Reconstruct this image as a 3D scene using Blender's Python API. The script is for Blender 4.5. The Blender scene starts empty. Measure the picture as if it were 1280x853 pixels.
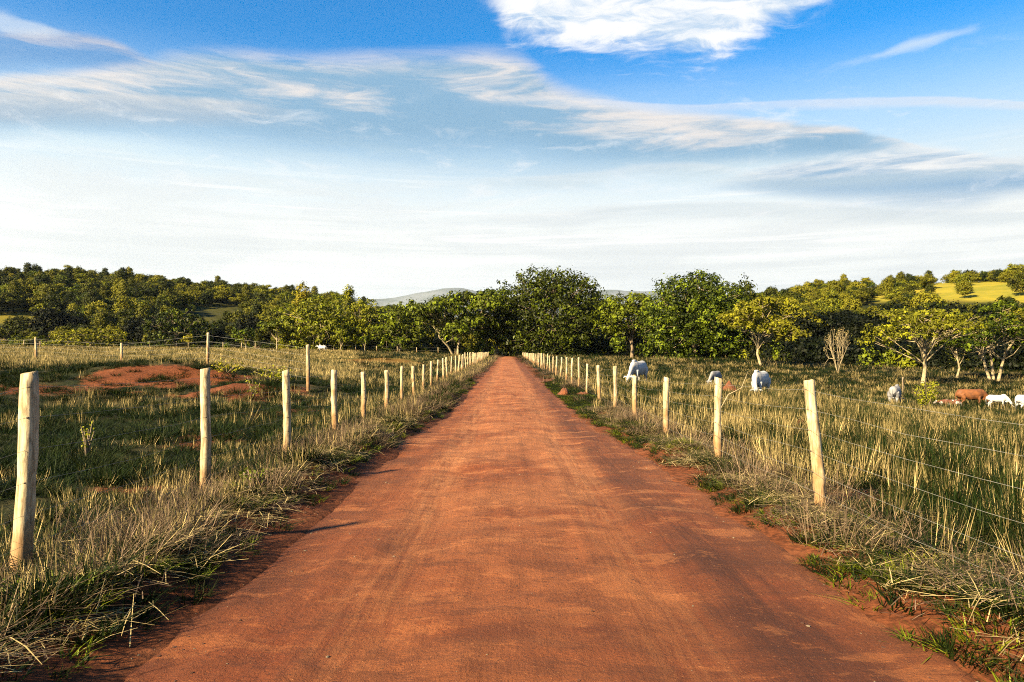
import bpy, math, random
import numpy as np
from mathutils import Vector

rad = math.radians
scene = bpy.context.scene
COL = scene.collection
random.seed(4)

# ------------------------------------------------------------------ camera
CAM_H = 1.65
F_PX = 920.0                      # focal length in pixels of a 1280 wide frame
VPX, VPY = 633.0, 440.0           # where the level, straight-ahead direction falls in that frame
cam_d = bpy.data.cameras.new('camera')
cam = bpy.data.objects.new('camera', cam_d)
COL.objects.link(cam)
cam_d.sensor_width = 36.0
cam_d.lens = 36.0 * F_PX / 1280.0
cam.location = (0, 0, CAM_H)
cam.rotation_euler = (rad(90 + math.degrees(math.atan((VPY - 426.5) / F_PX))), 0,
                      -math.atan((640 - VPX) / F_PX))
cam_d.clip_start = 0.05
cam_d.clip_end = 60000
scene.camera = cam

# ------------------------------------------------------------------ exposure
scene.view_settings.view_transform = 'Standard'
scene.view_settings.look = 'None'
scene.view_settings.gamma = 1.0
scene.view_settings.exposure = 2.35
scene.view_settings.use_curve_mapping = False
scene.cycles.use_denoising = False
scene.cycles.pixel_filter_type = 'BLACKMAN_HARRIS'
scene.cycles.filter_width = 1.05
scene.cycles.sample_clamp_indirect = 4.0
scene.cycles.max_bounces = 6
scene.cycles.diffuse_bounces = 3
scene.cycles.transparent_max_bounces = 4
scene.cycles.transmission_bounces = 2
scene.cycles.glossy_bounces = 2

# ------------------------------------------------------------------ sun and sky
SUN_AZ, SUN_EL = rad(229), rad(29)
sun_d = bpy.data.lights.new('sun', 'SUN')
sun_d.energy = 5.0
sun_d.angle = rad(2.2)
sun_d.color = (1.0, 0.79, 0.47)
sun = bpy.data.objects.new('sun', sun_d)
COL.objects.link(sun)
sdir = Vector((math.sin(SUN_AZ) * math.cos(SUN_EL), math.cos(SUN_AZ) * math.cos(SUN_EL), math.sin(SUN_EL)))
sun.rotation_euler = (-sdir).to_track_quat('-Z', 'Y').to_euler()
sun.location = (-30, -40, 40)


class N:
    """tiny expression wrapper round shader nodes"""
    def __init__(s, nt, sock): s.nt, s.s = nt, sock
    def _m(s, op, *o, clamp=False):
        n = s.nt.nodes.new('ShaderNodeMath'); n.operation = op; n.use_clamp = clamp
        for i, v in enumerate((s,) + o):
            if isinstance(v, N): s.nt.links.new(v.s, n.inputs[i])
            else: n.inputs[i].default_value = v
        return N(s.nt, n.outputs[0])
    def __add__(s, o): return s._m('ADD', o)
    def __radd__(s, o): return s._m('ADD', o)
    def __sub__(s, o): return s._m('SUBTRACT', o)
    def __rsub__(s, o): return (s * -1.0) + o
    def __mul__(s, o): return s._m('MULTIPLY', o)
    def __rmul__(s, o): return s._m('MULTIPLY', o)
    def __truediv__(s, o): return s._m('DIVIDE', o)
    def p(s, o): return s._m('POWER', o)
    def sq(s): return s._m('MULTIPLY', s)
    def sqrt(s): return s._m('SQRT')
    def abs(s): return s._m('ABSOLUTE')
    def max(s, o): return s._m('MAXIMUM', o)
    def min(s, o): return s._m('MINIMUM', o)
    def sat(s): return s._m('ADD', 0.0, clamp=True)
    def step(s, a, b):
        n = s.nt.nodes.new('ShaderNodeMapRange'); n.interpolation_type = 'SMOOTHSTEP'
        s.nt.links.new(s.s, n.inputs['Value'])
        lo, hi, ta, tb = (a, b, 0, 1) if a < b else (b, a, 1, 0)
        n.inputs['From Min'].default_value = lo; n.inputs['From Max'].default_value = hi
        n.inputs['To Min'].default_value = ta; n.inputs['To Max'].default_value = tb
        return N(s.nt, n.outputs[0])


def vec(nt, x, y, z=0.0):
    n = nt.nodes.new('ShaderNodeCombineXYZ')
    for i, v in enumerate((x, y, z)):
        if isinstance(v, N): nt.links.new(v.s, n.inputs[i])
        else: n.inputs[i].default_value = v
    return n.outputs[0]


def noise(nt, v, scale, detail=4, rough=0.55, dist=0.0, color=False):
    n = nt.nodes.new('ShaderNodeTexNoise')
    if v is not None: nt.links.new(v, n.inputs['Vector'])
    n.inputs['Scale'].default_value = scale; n.inputs['Detail'].default_value = detail
    n.inputs['Roughness'].default_value = rough; n.inputs['Distortion'].default_value = dist
    return n.outputs['Color'] if color else N(nt, n.outputs['Fac'])


def mix(nt, f, a, b, blend='MIX'):
    n = nt.nodes.new('ShaderNodeMix'); n.data_type = 'RGBA'; n.blend_type = blend
    for sock, v in ((n.inputs[0], f), (n.inputs[6], a), (n.inputs[7], b)):
        if isinstance(v, N): nt.links.new(v.s, sock)
        elif isinstance(v, bpy.types.NodeSocket): nt.links.new(v, sock)
        elif isinstance(v, (tuple, list)): sock.default_value = (*v, 1)[:4]
        else: sock.default_value = v
    return n.outputs[2]


def build_world():
    w = bpy.data.worlds.new('World'); scene.world = w; w.use_nodes = True
    nt = w.node_tree; nt.nodes.clear()
    out = nt.nodes.new('ShaderNodeOutputWorld'); bg = nt.nodes.new('ShaderNodeBackground')
    bg.inputs['Strength'].default_value = 0.056
    nt.links.new(bg.outputs[0], out.inputs[0])
    sky = nt.nodes.new('ShaderNodeTexSky'); sky.sky_type = 'NISHITA'; sky.sun_disc = False
    sky.sun_elevation = SUN_EL; sky.sun_rotation = SUN_AZ
    sky.air_density = 1.0; sky.dust_density = 0.4; sky.ozone_density = 2.0
    hs = nt.nodes.new('ShaderNodeHueSaturation'); hs.inputs['Saturation'].default_value = 1.9; hs.inputs['Hue'].default_value = 0.500
    hs.inputs['Value'].default_value = 0.72
    nt.links.new(sky.outputs[0], hs.inputs['Color'])
    tc = nt.nodes.new('ShaderNodeTexCoord'); sp = nt.nodes.new('ShaderNodeSeparateXYZ')
    nt.links.new(tc.outputs['Generated'], sp.inputs[0])
    x, y, z = (N(nt, sp.outputs[i]) for i in range(3))
    az = x._m('ARCTAN2', y)
    el = z._m('ARCSINE')
    D = 180 / math.pi
    A, E = az * D, el * D            # degrees
    wob = noise(nt, vec(nt, A * 0.05, E * 0.16, 3.1), 1.0, 4, 0.6) - 0.5
    wob2 = noise(nt, vec(nt, A * 0.05, E * 0.12, 9.4), 1.3, 4, 0.6) - 0.5
    Aw, Ew = A + wob * 7.0, E + wob2 * 3.2
    streak = noise(nt, vec(nt, Aw * 0.045, Ew * 0.42, 0.0), 1.0, 7, 0.58, 0.35)
    streak2 = noise(nt, vec(nt, Aw * 0.06 + 5.0, Ew * 0.30, 2.0), 1.0, 6, 0.55, 0.25)
    fine = noise(nt, vec(nt, Aw * 0.22, Ew * 0.75, 4.0), 1.0, 7, 0.62, 0.5)

    def dirs(px, py):
        a = math.atan((px - VPX) / F_PX)
        return math.degrees(a), math.degrees(math.atan((VPY - py) / F_PX * math.cos(a)))

    def ell(px, py, rx, ry, tilt=0.0):
        """soft ellipse of directions: 1 in its middle, 0 at its rim, below 0 outside"""
        a0, e0 = dirs(px, py)
        c, s_ = math.cos(rad(tilt)), math.sin(rad(tilt))
        da, de = Aw - a0, Ew - e0
        u = (da * c + de * s_) / (rx / 16.0)
        v = (de * c - da * s_) / (ry / 16.0)
        return 1.0 - (u.sq() + v.sq()).sqrt()

    K = 1 / 0.056 / 2 ** scene.view_settings.exposure
    def c(r, g, b, k=1.0):
        f = lambda v: ((v / 255) / 12.92 if v / 255 <= .04045 else ((v / 255 + .055) / 1.055) ** 2.4) * K * k
        return (f(r), f(g), f(b))
    col = mix(nt, 1.0, hs.outputs[0], (0.36, 1.04, 1.06), 'MULTIPLY')
    # clear air whitening towards the horizon
    col = mix(nt, E.step(23.0, 13.0) * 0.92 + streak.step(0.45, 0.8) * E.step(24, 12) * 0.25, col, c(214, 238, 250, 1.0))
    col = mix(nt, E.step(15.5, 8.5) * 0.97, col, c(251, 253, 249, 1.07))
    # thin grey streaks low over the horizon
    col = mix(nt, streak2.step(0.44, 0.60) * E.step(15, 11) * E.step(-1, 2) * 0.6, col, c(236, 241, 242))
    low = noise(nt, vec(nt, A * 0.035, E * 1.1, 33.0), 1.0, 6, 0.6, 0.3)
    col = mix(nt, low.step(0.50, 0.62) * E.step(13, 9) * 0.5, col, c(236, 241, 241))
    col = mix(nt, low.step(0.46, 0.38) * E.step(15, 10) * 0.7, col, c(255, 255, 252, 1.10))
    # wispy high cover elsewhere in the sky
    col = mix(nt, streak.step(0.56, 0.78) * E.step(19.0, 24.0) * (A.abs().step(26, 44)) * 0.45, col, c(235, 240, 245))
    def fcurve(pts):
        """elevation (degrees) as a function of azimuth, through points given as frame positions"""
        n = nt.nodes.new('ShaderNodeFloatCurve'); cu = n.mapping.curves[0]
        P = sorted((dirs(a, b) for a, b in pts)); P = [((a + 45) / 90, (e + 5) / 40) for a, e in P]
        P = [(0.0, P[0][1])] + P + [(1.0, P[-1][1])]
        while len(cu.points) < len(P): cu.points.new(0.5, 0.5)
        for q, (a, e) in zip(cu.points, P): q.location = (a, e)
        n.mapping.update()
        nt.links.new(((A + 45.0) / 90.0).sat().s, n.inputs['Value'])
        return N(nt, n.outputs[0]) * 40.0 - 5.0
    soft = noise(nt, vec(nt, A * 0.05, E * 0.35, 6.0), 1.0, 4, 0.5, 0.2) - 0.5
    rip = noise(nt, vec(nt, A * 0.12 + soft * 2.0, E * 0.70 + soft * 1.5, 8.0), 1.0, 8, 0.66, 0.5)
    rip2 = noise(nt, vec(nt, A * 0.05 + soft, E * 0.42 + 4.0, 1.0), 1.0, 6, 0.58, 0.4)
    def deck(col, up, lo, light, dark, k, amp, bias=0.0, topw=0.18, fade=None, edge=0.5):
        U, L = fcurve(up), fcurve(lo)
        e = E + soft * amp + (rip - 0.5) * amp * 0.8
        t = (U - e) / (U - L).max(0.15)
        d = t.step(-0.06, topw) * t.step(1.12, 1.0 - edge) * (rip2 * 0.5 + rip * 0.5).step(0.22 - bias, 0.60 - bias) * k
        if fade: d = d * A.step(dirs(fade[0], 200)[0], dirs(fade[1], 200)[0])
        sh = (t * 0.9 + (rip - 0.5) * 1.9 + (rip2 - 0.5) * 2.0 + 0.08).step(-0.05, 0.60)
        return mix(nt, d, col, mix(nt, sh, c(*light), c(*dark)))
    # long streaky deck across the sky, cream above and grey-blue beneath
    col = deck(col, [(-300, 60), (0, 36), (120, 42), (170, 62), (230, 92), (400, 120)], [(-300, 120), (0, 96), (120, 96), (230, 110), (400, 124)],
               (222, 212, 212), (92, 155, 215), 0.8, 0.7, 0.06, fade=(330, 120))
    col = deck(col, [(-400, 110), (0, 92), (100, 84), (180, 70), (250, 60), (400, 64), (560, 60), (640, 62), (700, 100), (800, 126), (900, 140), (1000, 150), (1100, 166), (1180, 184), (1500, 210)],
               [(-400, 190), (0, 174), (200, 180), (300, 192), (500, 212), (640, 220), (800, 218), (950, 206), (1050, 199), (1180, 194), (1500, 220)],
               (244, 236, 230), (138, 182, 214), 0.95, 1.2, 0.26, edge=0.42, fade=(1260, 1040))
    col = deck(col, [(-400, 130), (0, 118), (120, 116), (260, 120), (420, 140)], [(-400, 165), (0, 160), (160, 160), (300, 160), (420, 165)],
               (248, 238, 228), (190, 200, 212), 0.7, 0.6, 0.0, fade=(420, 240))
    col = deck(col, [(560, 116), (700, 118), (860, 128), (1000, 122), (1150, 118), (1400, 120)], [(560, 132), (700, 134), (860, 142), (1000, 136), (1150, 134), (1400, 130)],
               (252, 246, 244), (236, 238, 244), 0.6, 0.5, -0.02, fade=(560, 760))
    col = deck(col, [(880, 225), (960, 205), (1060, 190), (1160, 178), (1280, 196), (1500, 190)], [(880, 240), (960, 245), (1060, 262), (1200, 268), (1280, 250), (1500, 260)],
               (252, 251, 249), (140, 182, 216), 0.92, 1.0, 0.14, fade=(860, 1000))
    col = deck(col, [(560, 222), (720, 214), (850, 200), (1000, 215)], [(560, 236), (720, 240), (850, 232), (1000, 240)], (250, 250, 248), (206, 222, 230), 0.5, 0.6, 0.0, fade=(520, 680))
    col = deck(col, [(300, 270), (700, 262), (900, 250), (1300, 262)], [(300, 282), (700, 284), (900, 280), (1300, 280)], (250, 250, 248), (212, 224, 230), 0.5, 0.9, 0.0, fade=(250, 700))
    # bright white cloud high up
    wU = fcurve([(560, -40), (640, -60), (1100, -60)]); wL = fcurve([(560, 5), (606, 14), (640, 52), (700, 66), (760, 74), (830, 80), (880, 88), (920, 74), (960, 52), (1000, 38), (1050, 14), (1090, -8)])
    mA = ((E - wL) + (fine - 0.5) * 4.8 + (streak - 0.5) * 3.5 - 0.2)
    dA = mA.step(-0.3, 2.0) * A.step(dirs(590, 30)[0], dirs(640, 30)[0]) * (27.5 - E + (fine - 0.5) * 3.0).step(-0.5, 1.0) * A.step(dirs(1070, 30)[0], dirs(1000, 30)[0])
    col = mix(nt, dA * 0.98, col, mix(nt, (fine * 0.6 + streak * 0.4).step(0.40, 0.56), c(196, 220, 244), c(255, 255, 255, 1.05)))
    tuft = noise(nt, vec(nt, Aw * 0.16, Ew * 0.55, 21.0), 1.0, 8, 0.66, 0.6)
    col = mix(nt, tuft.step(0.52, 0.74) * E.step(7, 10) * E.step(21, 16) * 0.55, col, c(250, 251, 252, 1.05))
    # small wisps
    mD = ell(1150, 50, 100, 9, 3)
    col = mix(nt, (mD * 1.5 + (fine - 0.5) * 2.2).step(0.0, 1.5) * 0.65, col, c(226, 240, 250))
    mE = ell(10, 18, 70, 12, -6)
    col = mix(nt, (mE * 1.5 + (fine - 0.5) * 2.0).step(0.05, 1.0) * 0.55, col, c(226, 236, 246))
    nt.links.new(col, bg.inputs['Color'])


build_world()

# ------------------------------------------------------------------ materials
def material(name):
    m = bpy.data.materials.new(name); m.use_nodes = True
    nt = m.node_tree; b = nt.nodes['Principled BSDF']
    return m, nt, b


def setin(b, **k):
    for key, v in k.items():
        s = b.inputs[key.replace('_', ' ')]
        if isinstance(v, N): b.id_data.links.new(v.s, s)
        elif isinstance(v, bpy.types.NodeSocket): b.id_data.links.new(v, s)
        elif isinstance(v, tuple): s.default_value = (*v, 1)[:4]
        else: s.default_value = v


def bump(nt, b, h, strength, dist=0.02):
    n = nt.nodes.new('ShaderNodeBump'); n.inputs['Strength'].default_value = strength
    n.inputs['Distance'].default_value = dist
    nt.links.new(h.s, n.inputs['Height']); nt.links.new(n.outputs[0], b.inputs['Normal'])


def pos(nt):
    g = nt.nodes.new('ShaderNodeNewGeometry'); s = nt.nodes.new('ShaderNodeSeparateXYZ')
    nt.links.new(g.outputs['Position'], s.inputs[0])
    return g.outputs['Position'], [N(nt, s.outputs[i]) for i in range(3)]


def attr(nt, name):
    a = nt.nodes.new('ShaderNodeAttribute'); a.attribute_name = name
    return N(nt, a.outputs['Fac'])


def orand(nt):
    o = nt.nodes.new('ShaderNodeObjectInfo'); return N(nt, o.outputs['Random'])


def leaf_mat(name, dark, light, hue2, trans=0.25, gloss=0.5, var=0.5):
    m, nt, b = material(name)
    t = attr(nt, 'tone')
    col = mix(nt, t, dark, light)
    col = mix(nt, orand(nt).p(2.2) * var, col, hue2)
    setin(b, Base_Color=col, Roughness=gloss)
    b.inputs['Specular IOR Level'].default_value = 0.08
    tr = nt.nodes.new('ShaderNodeBsdfTranslucent')
    nt.links.new(mix(nt, 1.0, col, (1.3, 1.5, 0.6), 'MULTIPLY'), tr.inputs['Color'])
    mx = nt.nodes.new('ShaderNodeMixShader'); mx.inputs[0].default_value = trans
    nt.links.new(b.outputs[0], mx.inputs[1]); nt.links.new(tr.outputs[0], mx.inputs[2])
    nt.links.new(mx.outputs[0], nt.nodes['Material Output'].inputs[0])
    return m


M = {}
M['leaf_dark'] = leaf_mat('dark_glossy_leaves', (0.0017, 0.0040, 0.0009), (0.0642, 0.0836, 0.0044), (0.0536, 0.0597, 0.0036), 0.06, 0.45, 0.3)
M['leaf_mid'] = leaf_mat('green_leaves', (0.0031, 0.0082, 0.0011), (0.1149, 0.1513, 0.0074), (0.1357, 0.1339, 0.0063), 0.10, 0.5, 0.6)
M['leaf_yellow'] = leaf_mat('yellow_green_leaves', (0.0338, 0.0405, 0.0045), (0.2138, 0.2194, 0.0112), (0.2138, 0.1631, 0.0112), 0.2, 0.55, 0.5)
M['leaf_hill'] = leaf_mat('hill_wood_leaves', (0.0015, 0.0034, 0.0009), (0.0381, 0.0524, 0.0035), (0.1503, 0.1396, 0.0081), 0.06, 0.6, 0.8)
M['leaf_shade'] = leaf_mat('painted_shade_leaves', (0.0005, 0.0015, 0.0004), (0.0050, 0.0075, 0.0010), (0.0075, 0.0090, 0.0010), 0.03, 0.6, 0.4)  # near-black stands for the shade of the wood, put into leaf colour
M['grass'] = leaf_mat('green_grass', (0.0014, 0.0053, 0.0007), (0.0126, 0.0239, 0.0033), (0.0239, 0.0246, 0.0047), 0.12, 0.6, 0.6)
M['straw'] = leaf_mat('dry_straw', (0.05, 0.036, 0.012), (0.52, 0.40, 0.18), (0.12, 0.105, 0.035), 0.12, 0.6, 0.5)
M['straw_brown'] = leaf_mat('brown_straw', (0.0171, 0.0116, 0.0077), (0.2308, 0.1615, 0.1026), (0.0727, 0.0497, 0.0308), 0.1, 0.7, 0.6)


def bark(name, a, b_, sc=6):
    m, nt, b = material(name)
    tc = nt.nodes.new('ShaderNodeTexCoord')
    n = noise(nt, tc.outputs['Object'], sc, 5, 0.65)
    setin(b, Base_Color=mix(nt, n.step(0.35, 0.65), a, b_), Roughness=0.9)
    bump(nt, b, n, 0.6, 0.03)
    return m


M['bark_pale'] = bark('pale_bark', (0.14, 0.11, 0.06), (0.27, 0.215, 0.125))
M['bark_dark'] = bark('brown_bark', (0.09, 0.065, 0.04), (0.18, 0.135, 0.085))


def ground_mat():
    m, nt, b = material('pasture_ground')
    P, (x, y, z) = pos(nt)
    big = noise(nt, P, 0.09, 5, 0.6)
    mid = noise(nt, P, 0.9, 5, 0.65)
    fine = noise(nt, P, 14.0, 6, 0.7)
    soil = mix(nt, fine.step(0.3, 0.7), (0.030, 0.010, 0.004), (0.13, 0.040, 0.015))
    soil = mix(nt, mid.step(0.5, 0.75) * 0.6, soil, (0.19, 0.072, 0.033))
    thatch = mix(nt, mid.step(0.35, 0.65), (0.006, 0.010, 0.003), (0.030, 0.026, 0.010))
    thatch = mix(nt, (fine.step(0.5, 0.8)) * 0.5, thatch, (0.09, 0.07, 0.03))
    sm = attr(nt, 'soil')
    k = (sm * 1.6 + (mid - 0.5) * 2.8 + (fine - 0.5) * 0.5).step(0.35, 0.75)
    col = mix(nt, k, thatch, soil)
    # far grassland: bright dry pasture and green woodland floor
    hill = attr(nt, 'pasture')
    past = mix(nt, big.step(0.35, 0.65), (0.13, 0.125, 0.012), (0.21, 0.17, 0.017))
    past = mix(nt, mid.step(0.55, 0.8) * 0.5, past, (0.16, 0.16, 0.03))
    col = mix(nt, hill, col, past)
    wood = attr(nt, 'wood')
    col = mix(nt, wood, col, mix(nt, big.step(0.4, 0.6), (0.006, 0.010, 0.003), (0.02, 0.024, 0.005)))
    setin(b, Base_Color=col, Roughness=0.95)
    b.inputs['Specular IOR Level'].default_value = 0.1
    bump(nt, b, fine * 0.6 + mid * 0.4, 0.7, 0.05)
    return m


def road_mat():
    m, nt, b = material('red_dirt_road')
    P, (x, y, z) = pos(nt)
    w = noise(nt, P, 0.8, 4, 0.6)
    longi = noise(nt, vec(nt, x * 3.2 + w * 0.6, y * 0.14, 0.0), 1.0, 6, 0.62, 0.2)
    longf = noise(nt, vec(nt, x * 13.0 + w, y * 0.45, 3.0), 1.0, 5, 0.65)
    cross = noise(nt, vec(nt, x * 0.5, y * 1.1, 5.0), 1.0, 5, 0.65, 0.6)
    patch = noise(nt, P, 0.55, 5, 0.62, 0.6)
    grain = noise(nt, P, 26.0, 6, 0.75)
    grain2 = noise(nt, P, 120.0, 3, 0.7)
    col = mix(nt, longi.step(0.32, 0.68), (0.1240, 0.0347, 0.0098), (0.1875, 0.0600, 0.0210))
    col = mix(nt, patch.step(0.48, 0.72) * 0.65, col, (0.2102, 0.0734, 0.0298))
    crk = noise(nt, vec(nt, x * 1.6, y * 3.4, 9.0), 1.0, 10, 0.78, 0.25)
    speck = noise(nt, P, 60.0, 3, 0.8)
    col = mix(nt, crk.step(0.545, 0.60) * 0.5, col, (0.0504, 0.0158, 0.0058))
    col = mix(nt, crk.step(0.46, 0.40) * 0.35, col, (0.2218, 0.0918, 0.0415))
    col = mix(nt, cross.step(0.50, 0.64) * 0.6, col, (0.0751, 0.0214, 0.0068))
    col = mix(nt, longf.step(0.54, 0.74) * 0.35, col, (0.0751, 0.0238, 0.0073))
    col = mix(nt, (patch * 0.5 + cross * 0.5).step(0.47, 0.36) * 0.6, col, (0.1502, 0.0367, 0.0064))
    sm = noise(nt, vec(nt, x * 0.9 + w, y * 0.42, 13.0), 1.0, 6, 0.68, 0.8)
    col = mix(nt, sm.step(0.50, 0.66) * (grain * 0.6 + crk * 0.5).step(0.40, 0.62) * 0.42, col, (0.0529, 0.0178, 0.0068))
    # darker strip along the right-hand wheel line and a crusty pale edge beside it
    strip = ((x - 1.55 - (w - 0.5) * 0.9).abs()).step(0.62, 0.05)
    col = mix(nt, strip * (cross * 0.6 + longf * 0.6).step(0.35, 0.72) * 0.9, col, (0.0433, 0.0119, 0.0039))
    edge = (x + (w - 0.5) * 0.7).step(1.95, 2.25)
    col = mix(nt, edge * grain.step(0.35, 0.6) * 0.75, col, (0.2248, 0.0878, 0.0406))
    ledge = (x * -1.0 + (w - 0.5) * 0.6).step(1.75, 2.05)
    col = mix(nt, ledge * 0.65, col, (0.0635, 0.0183, 0.0064))
    col = mix(nt, grain.step(0.50, 0.68) * 0.6, col, (0.0751, 0.0218, 0.0073))
    col = mix(nt, grain2.step(0.62, 0.75) * 0.35, col, (0.2323, 0.0997, 0.0464))
    worn = ((x - 0.15 + (w - 0.5) * 0.5).abs()).step(1.55, 0.3)
    col = mix(nt, worn * patch.step(0.35, 0.6) * 0.45, col, (0.2772, 0.1200, 0.0607))
    side = ((x - 0.15 + (w - 0.5) * 0.7).abs()).step(1.25, 2.0)
    col = mix(nt, side * (cross * 0.5 + patch * 0.5).step(0.38, 0.58) * 0.62, col, (0.0798, 0.0272, 0.0104))
    trk = (((x - 0.05).abs() - 0.9 + (w - 0.5) * 0.25).abs()).step(0.42, 0.05)
    col = mix(nt, trk * longf.step(0.34, 0.66) * 0.30, col, (0.40, 0.195, 0.105))
    crk2 = noise(nt, vec(nt, x * 1.1 + w * 0.8, y * 2.0, 17.0), 1.0, 9, 0.72, 0.4)
    col = mix(nt, crk2.step(0.53, 0.60) * 0.48, col, (0.085, 0.028, 0.011))
    col = mix(nt, crk2.step(0.46, 0.40) * 0.28, col, (0.42, 0.185, 0.09))
    near = y.step(11.0, 3.5)
    col = mix(nt, near * 0.9, col, mix(nt, 1.0, col, (0.74, 0.60, 0.44), 'MULTIPLY'))
    col = mix(nt, speck.step(0.60, 0.68) * 0.6, col, (0.05, 0.018, 0.008))
    col = mix(nt, speck.step(0.36, 0.30) * 0.5, col, (0.42, 0.22, 0.12))
    col = mix(nt, 1.0, col, (0.99, 0.91, 0.69), 'MULTIPLY')
    setin(b, Base_Color=col, Roughness=0.85)
    b.inputs['Specular IOR Level'].default_value = 0.25
    bump(nt, b, grain * 0.5 + grain2 * 0.2 + cross * 0.5 + longf * 0.3 + crk * 0.7 + crk2 * 0.6, 1.0, 0.05)
    return m


def soil_mat():
    m, nt, b = material('bare_red_soil')
    tc = nt.nodes.new('ShaderNodeTexCoord')
    n = noise(nt, tc.outputs['Object'], 3.0, 6, 0.7); f = noise(nt, tc.outputs['Object'], 14, 4, 0.7)
    setin(b, Base_Color=mix(nt, n.step(0.35, 0.7), (0.065, 0.020, 0.007), (0.17, 0.052, 0.014)), Roughness=0.95)
    bump(nt, b, n + f * 0.5, 0.9, 0.08)
    return m


def post_mat():
    m, nt, b = material('weathered_post_wood')
    tc = nt.nodes.new('ShaderNodeTexCoord'); s = nt.nodes.new('ShaderNodeSeparateXYZ')
    nt.links.new(tc.outputs['Object'], s.inputs[0])
    x, y, z = (N(nt, s.outputs[i]) for i in range(3))
    r = orand(nt)
    g = noise(nt, vec(nt, x * 22 + r * 30, y * 22, z * 3.0), 1.0, 6, 0.7, 0.4)
    blot = noise(nt, vec(nt, x * 5 + r * 17, y * 5, z * 4.0), 1.0, 4, 0.6)
    col = mix(nt, g.step(0.35, 0.6), (0.16, 0.115, 0.055), (0.43, 0.355, 0.215))
    col = mix(nt, blot.step(0.55, 0.72) * 0.7, col, (0.19, 0.115, 0.045))
    splash = (z * -1.0 + (blot - 0.5) * 1.1 + r * 0.2).step(-0.62, -0.12)
    col = mix(nt, splash * 0.8, col, (0.17, 0.078, 0.018))
    col = mix(nt, (r * 7.31)._m('FRACT') * 0.45, col, mix(nt, 1.0, col, (0.62, 0.64, 0.68), 'MULTIPLY'))
    crack = noise(nt, vec(nt, x * 60 + r * 11, y * 60, z * 2.2), 1.0, 3, 0.6)
    col = mix(nt, crack.step(0.60, 0.66) * 0.75, col, (0.07, 0.045, 0.025))
    ring = noise(nt, vec(nt, 0.0, r * 9, z * 26.0), 1.0, 2, 0.5)
    col = mix(nt, ring.step(0.62, 0.75) * 0.35, col, (0.30, 0.22, 0.13))
    setin(b, Base_Color=col, Roughness=0.85)
    bump(nt, b, g * 0.7 + blot * 0.5, 0.9, 0.012)
    return m


def plain(name, a, b_, sc=8, rough=0.8, met=0.0):
    m, nt, b = material(name)
    tc = nt.nodes.new('ShaderNodeTexCoord')
    n = noise(nt, tc.outputs['Object'], sc, 5, 0.6)
    setin(b, Base_Color=mix(nt, n.step(0.35, 0.65), a, b_), Roughness=rough, Metallic=met)
    return m


M['ground'] = ground_mat()
M['road'] = road_mat()
M['soil'] = soil_mat()
M['post'] = post_mat()
M['wire'] = plain('galvanised_wire', (0.12, 0.12, 0.10), (0.20, 0.195, 0.17), 3, 0.5, 0.2)
M['staple'] = plain('rusty_staple', (0.02, 0.014, 0.01), (0.05, 0.03, 0.02), 40, 0.7)
M['white_hide'] = plain('white_cattle_hide', (0.29, 0.285, 0.28), (0.37, 0.37, 0.375), 3.0, 0.8)
M['brown_hide'] = plain('brown_cattle_hide', (0.065, 0.020, 0.003), (0.14, 0.045, 0.007), 3.0, 0.75)
M['grey_hide'] = plain('grey_white_cattle_hide', (0.12, 0.12, 0.125), (0.19, 0.19, 0.20), 3.0, 0.8)
M['dark_skin'] = plain('dark_muzzle_skin', (0.03, 0.025, 0.025), (0.07, 0.06, 0.06), 8, 0.5)
M['horn'] = plain('pale_horn', (0.25, 0.22, 0.17), (0.42, 0.38, 0.30), 8, 0.5)
M['stone'] = plain('grey_litter', (0.30, 0.31, 0.34), (0.62, 0.64, 0.68), 9, 0.5)


def pied():
    m, nt, b = material('pied_calf_hide')
    tc = nt.nodes.new('ShaderNodeTexCoord')
    n = noise(nt, tc.outputs['Object'], 2.6, 2, 0.4)
    setin(b, Base_Color=mix(nt, n.step(0.50, 0.54), (0.08, 0.02, 0.008), (0.32, 0.29, 0.27)), Roughness=0.8)
    return m


M['pied_hide'] = pied()


def mountain_mat():
    m, nt, b = material('haze_blue_mountain_slope')
    P, _ = pos(nt)
    n = noise(nt, P, 0.0016, 6, 0.65); f = noise(nt, P, 0.006, 5, 0.6)
    col = mix(nt, n.step(0.4, 0.6), (0.050, 0.068, 0.080), (0.090, 0.108, 0.130))  # bluish tint paints distance haze into the slope colour
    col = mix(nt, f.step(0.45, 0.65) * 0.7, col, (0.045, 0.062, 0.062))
    setin(b, Base_Color=col, Roughness=1.0)
    return m


M['mountain'] = mountain_mat()

# ------------------------------------------------------------------ helpers
def tag(o, label=None, cat=None, group=None, kind=None):
    if label: o['label'] = label
    if cat: o['category'] = cat
    if group: o['group'] = group
    if kind: o['kind'] = kind
    return o


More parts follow.
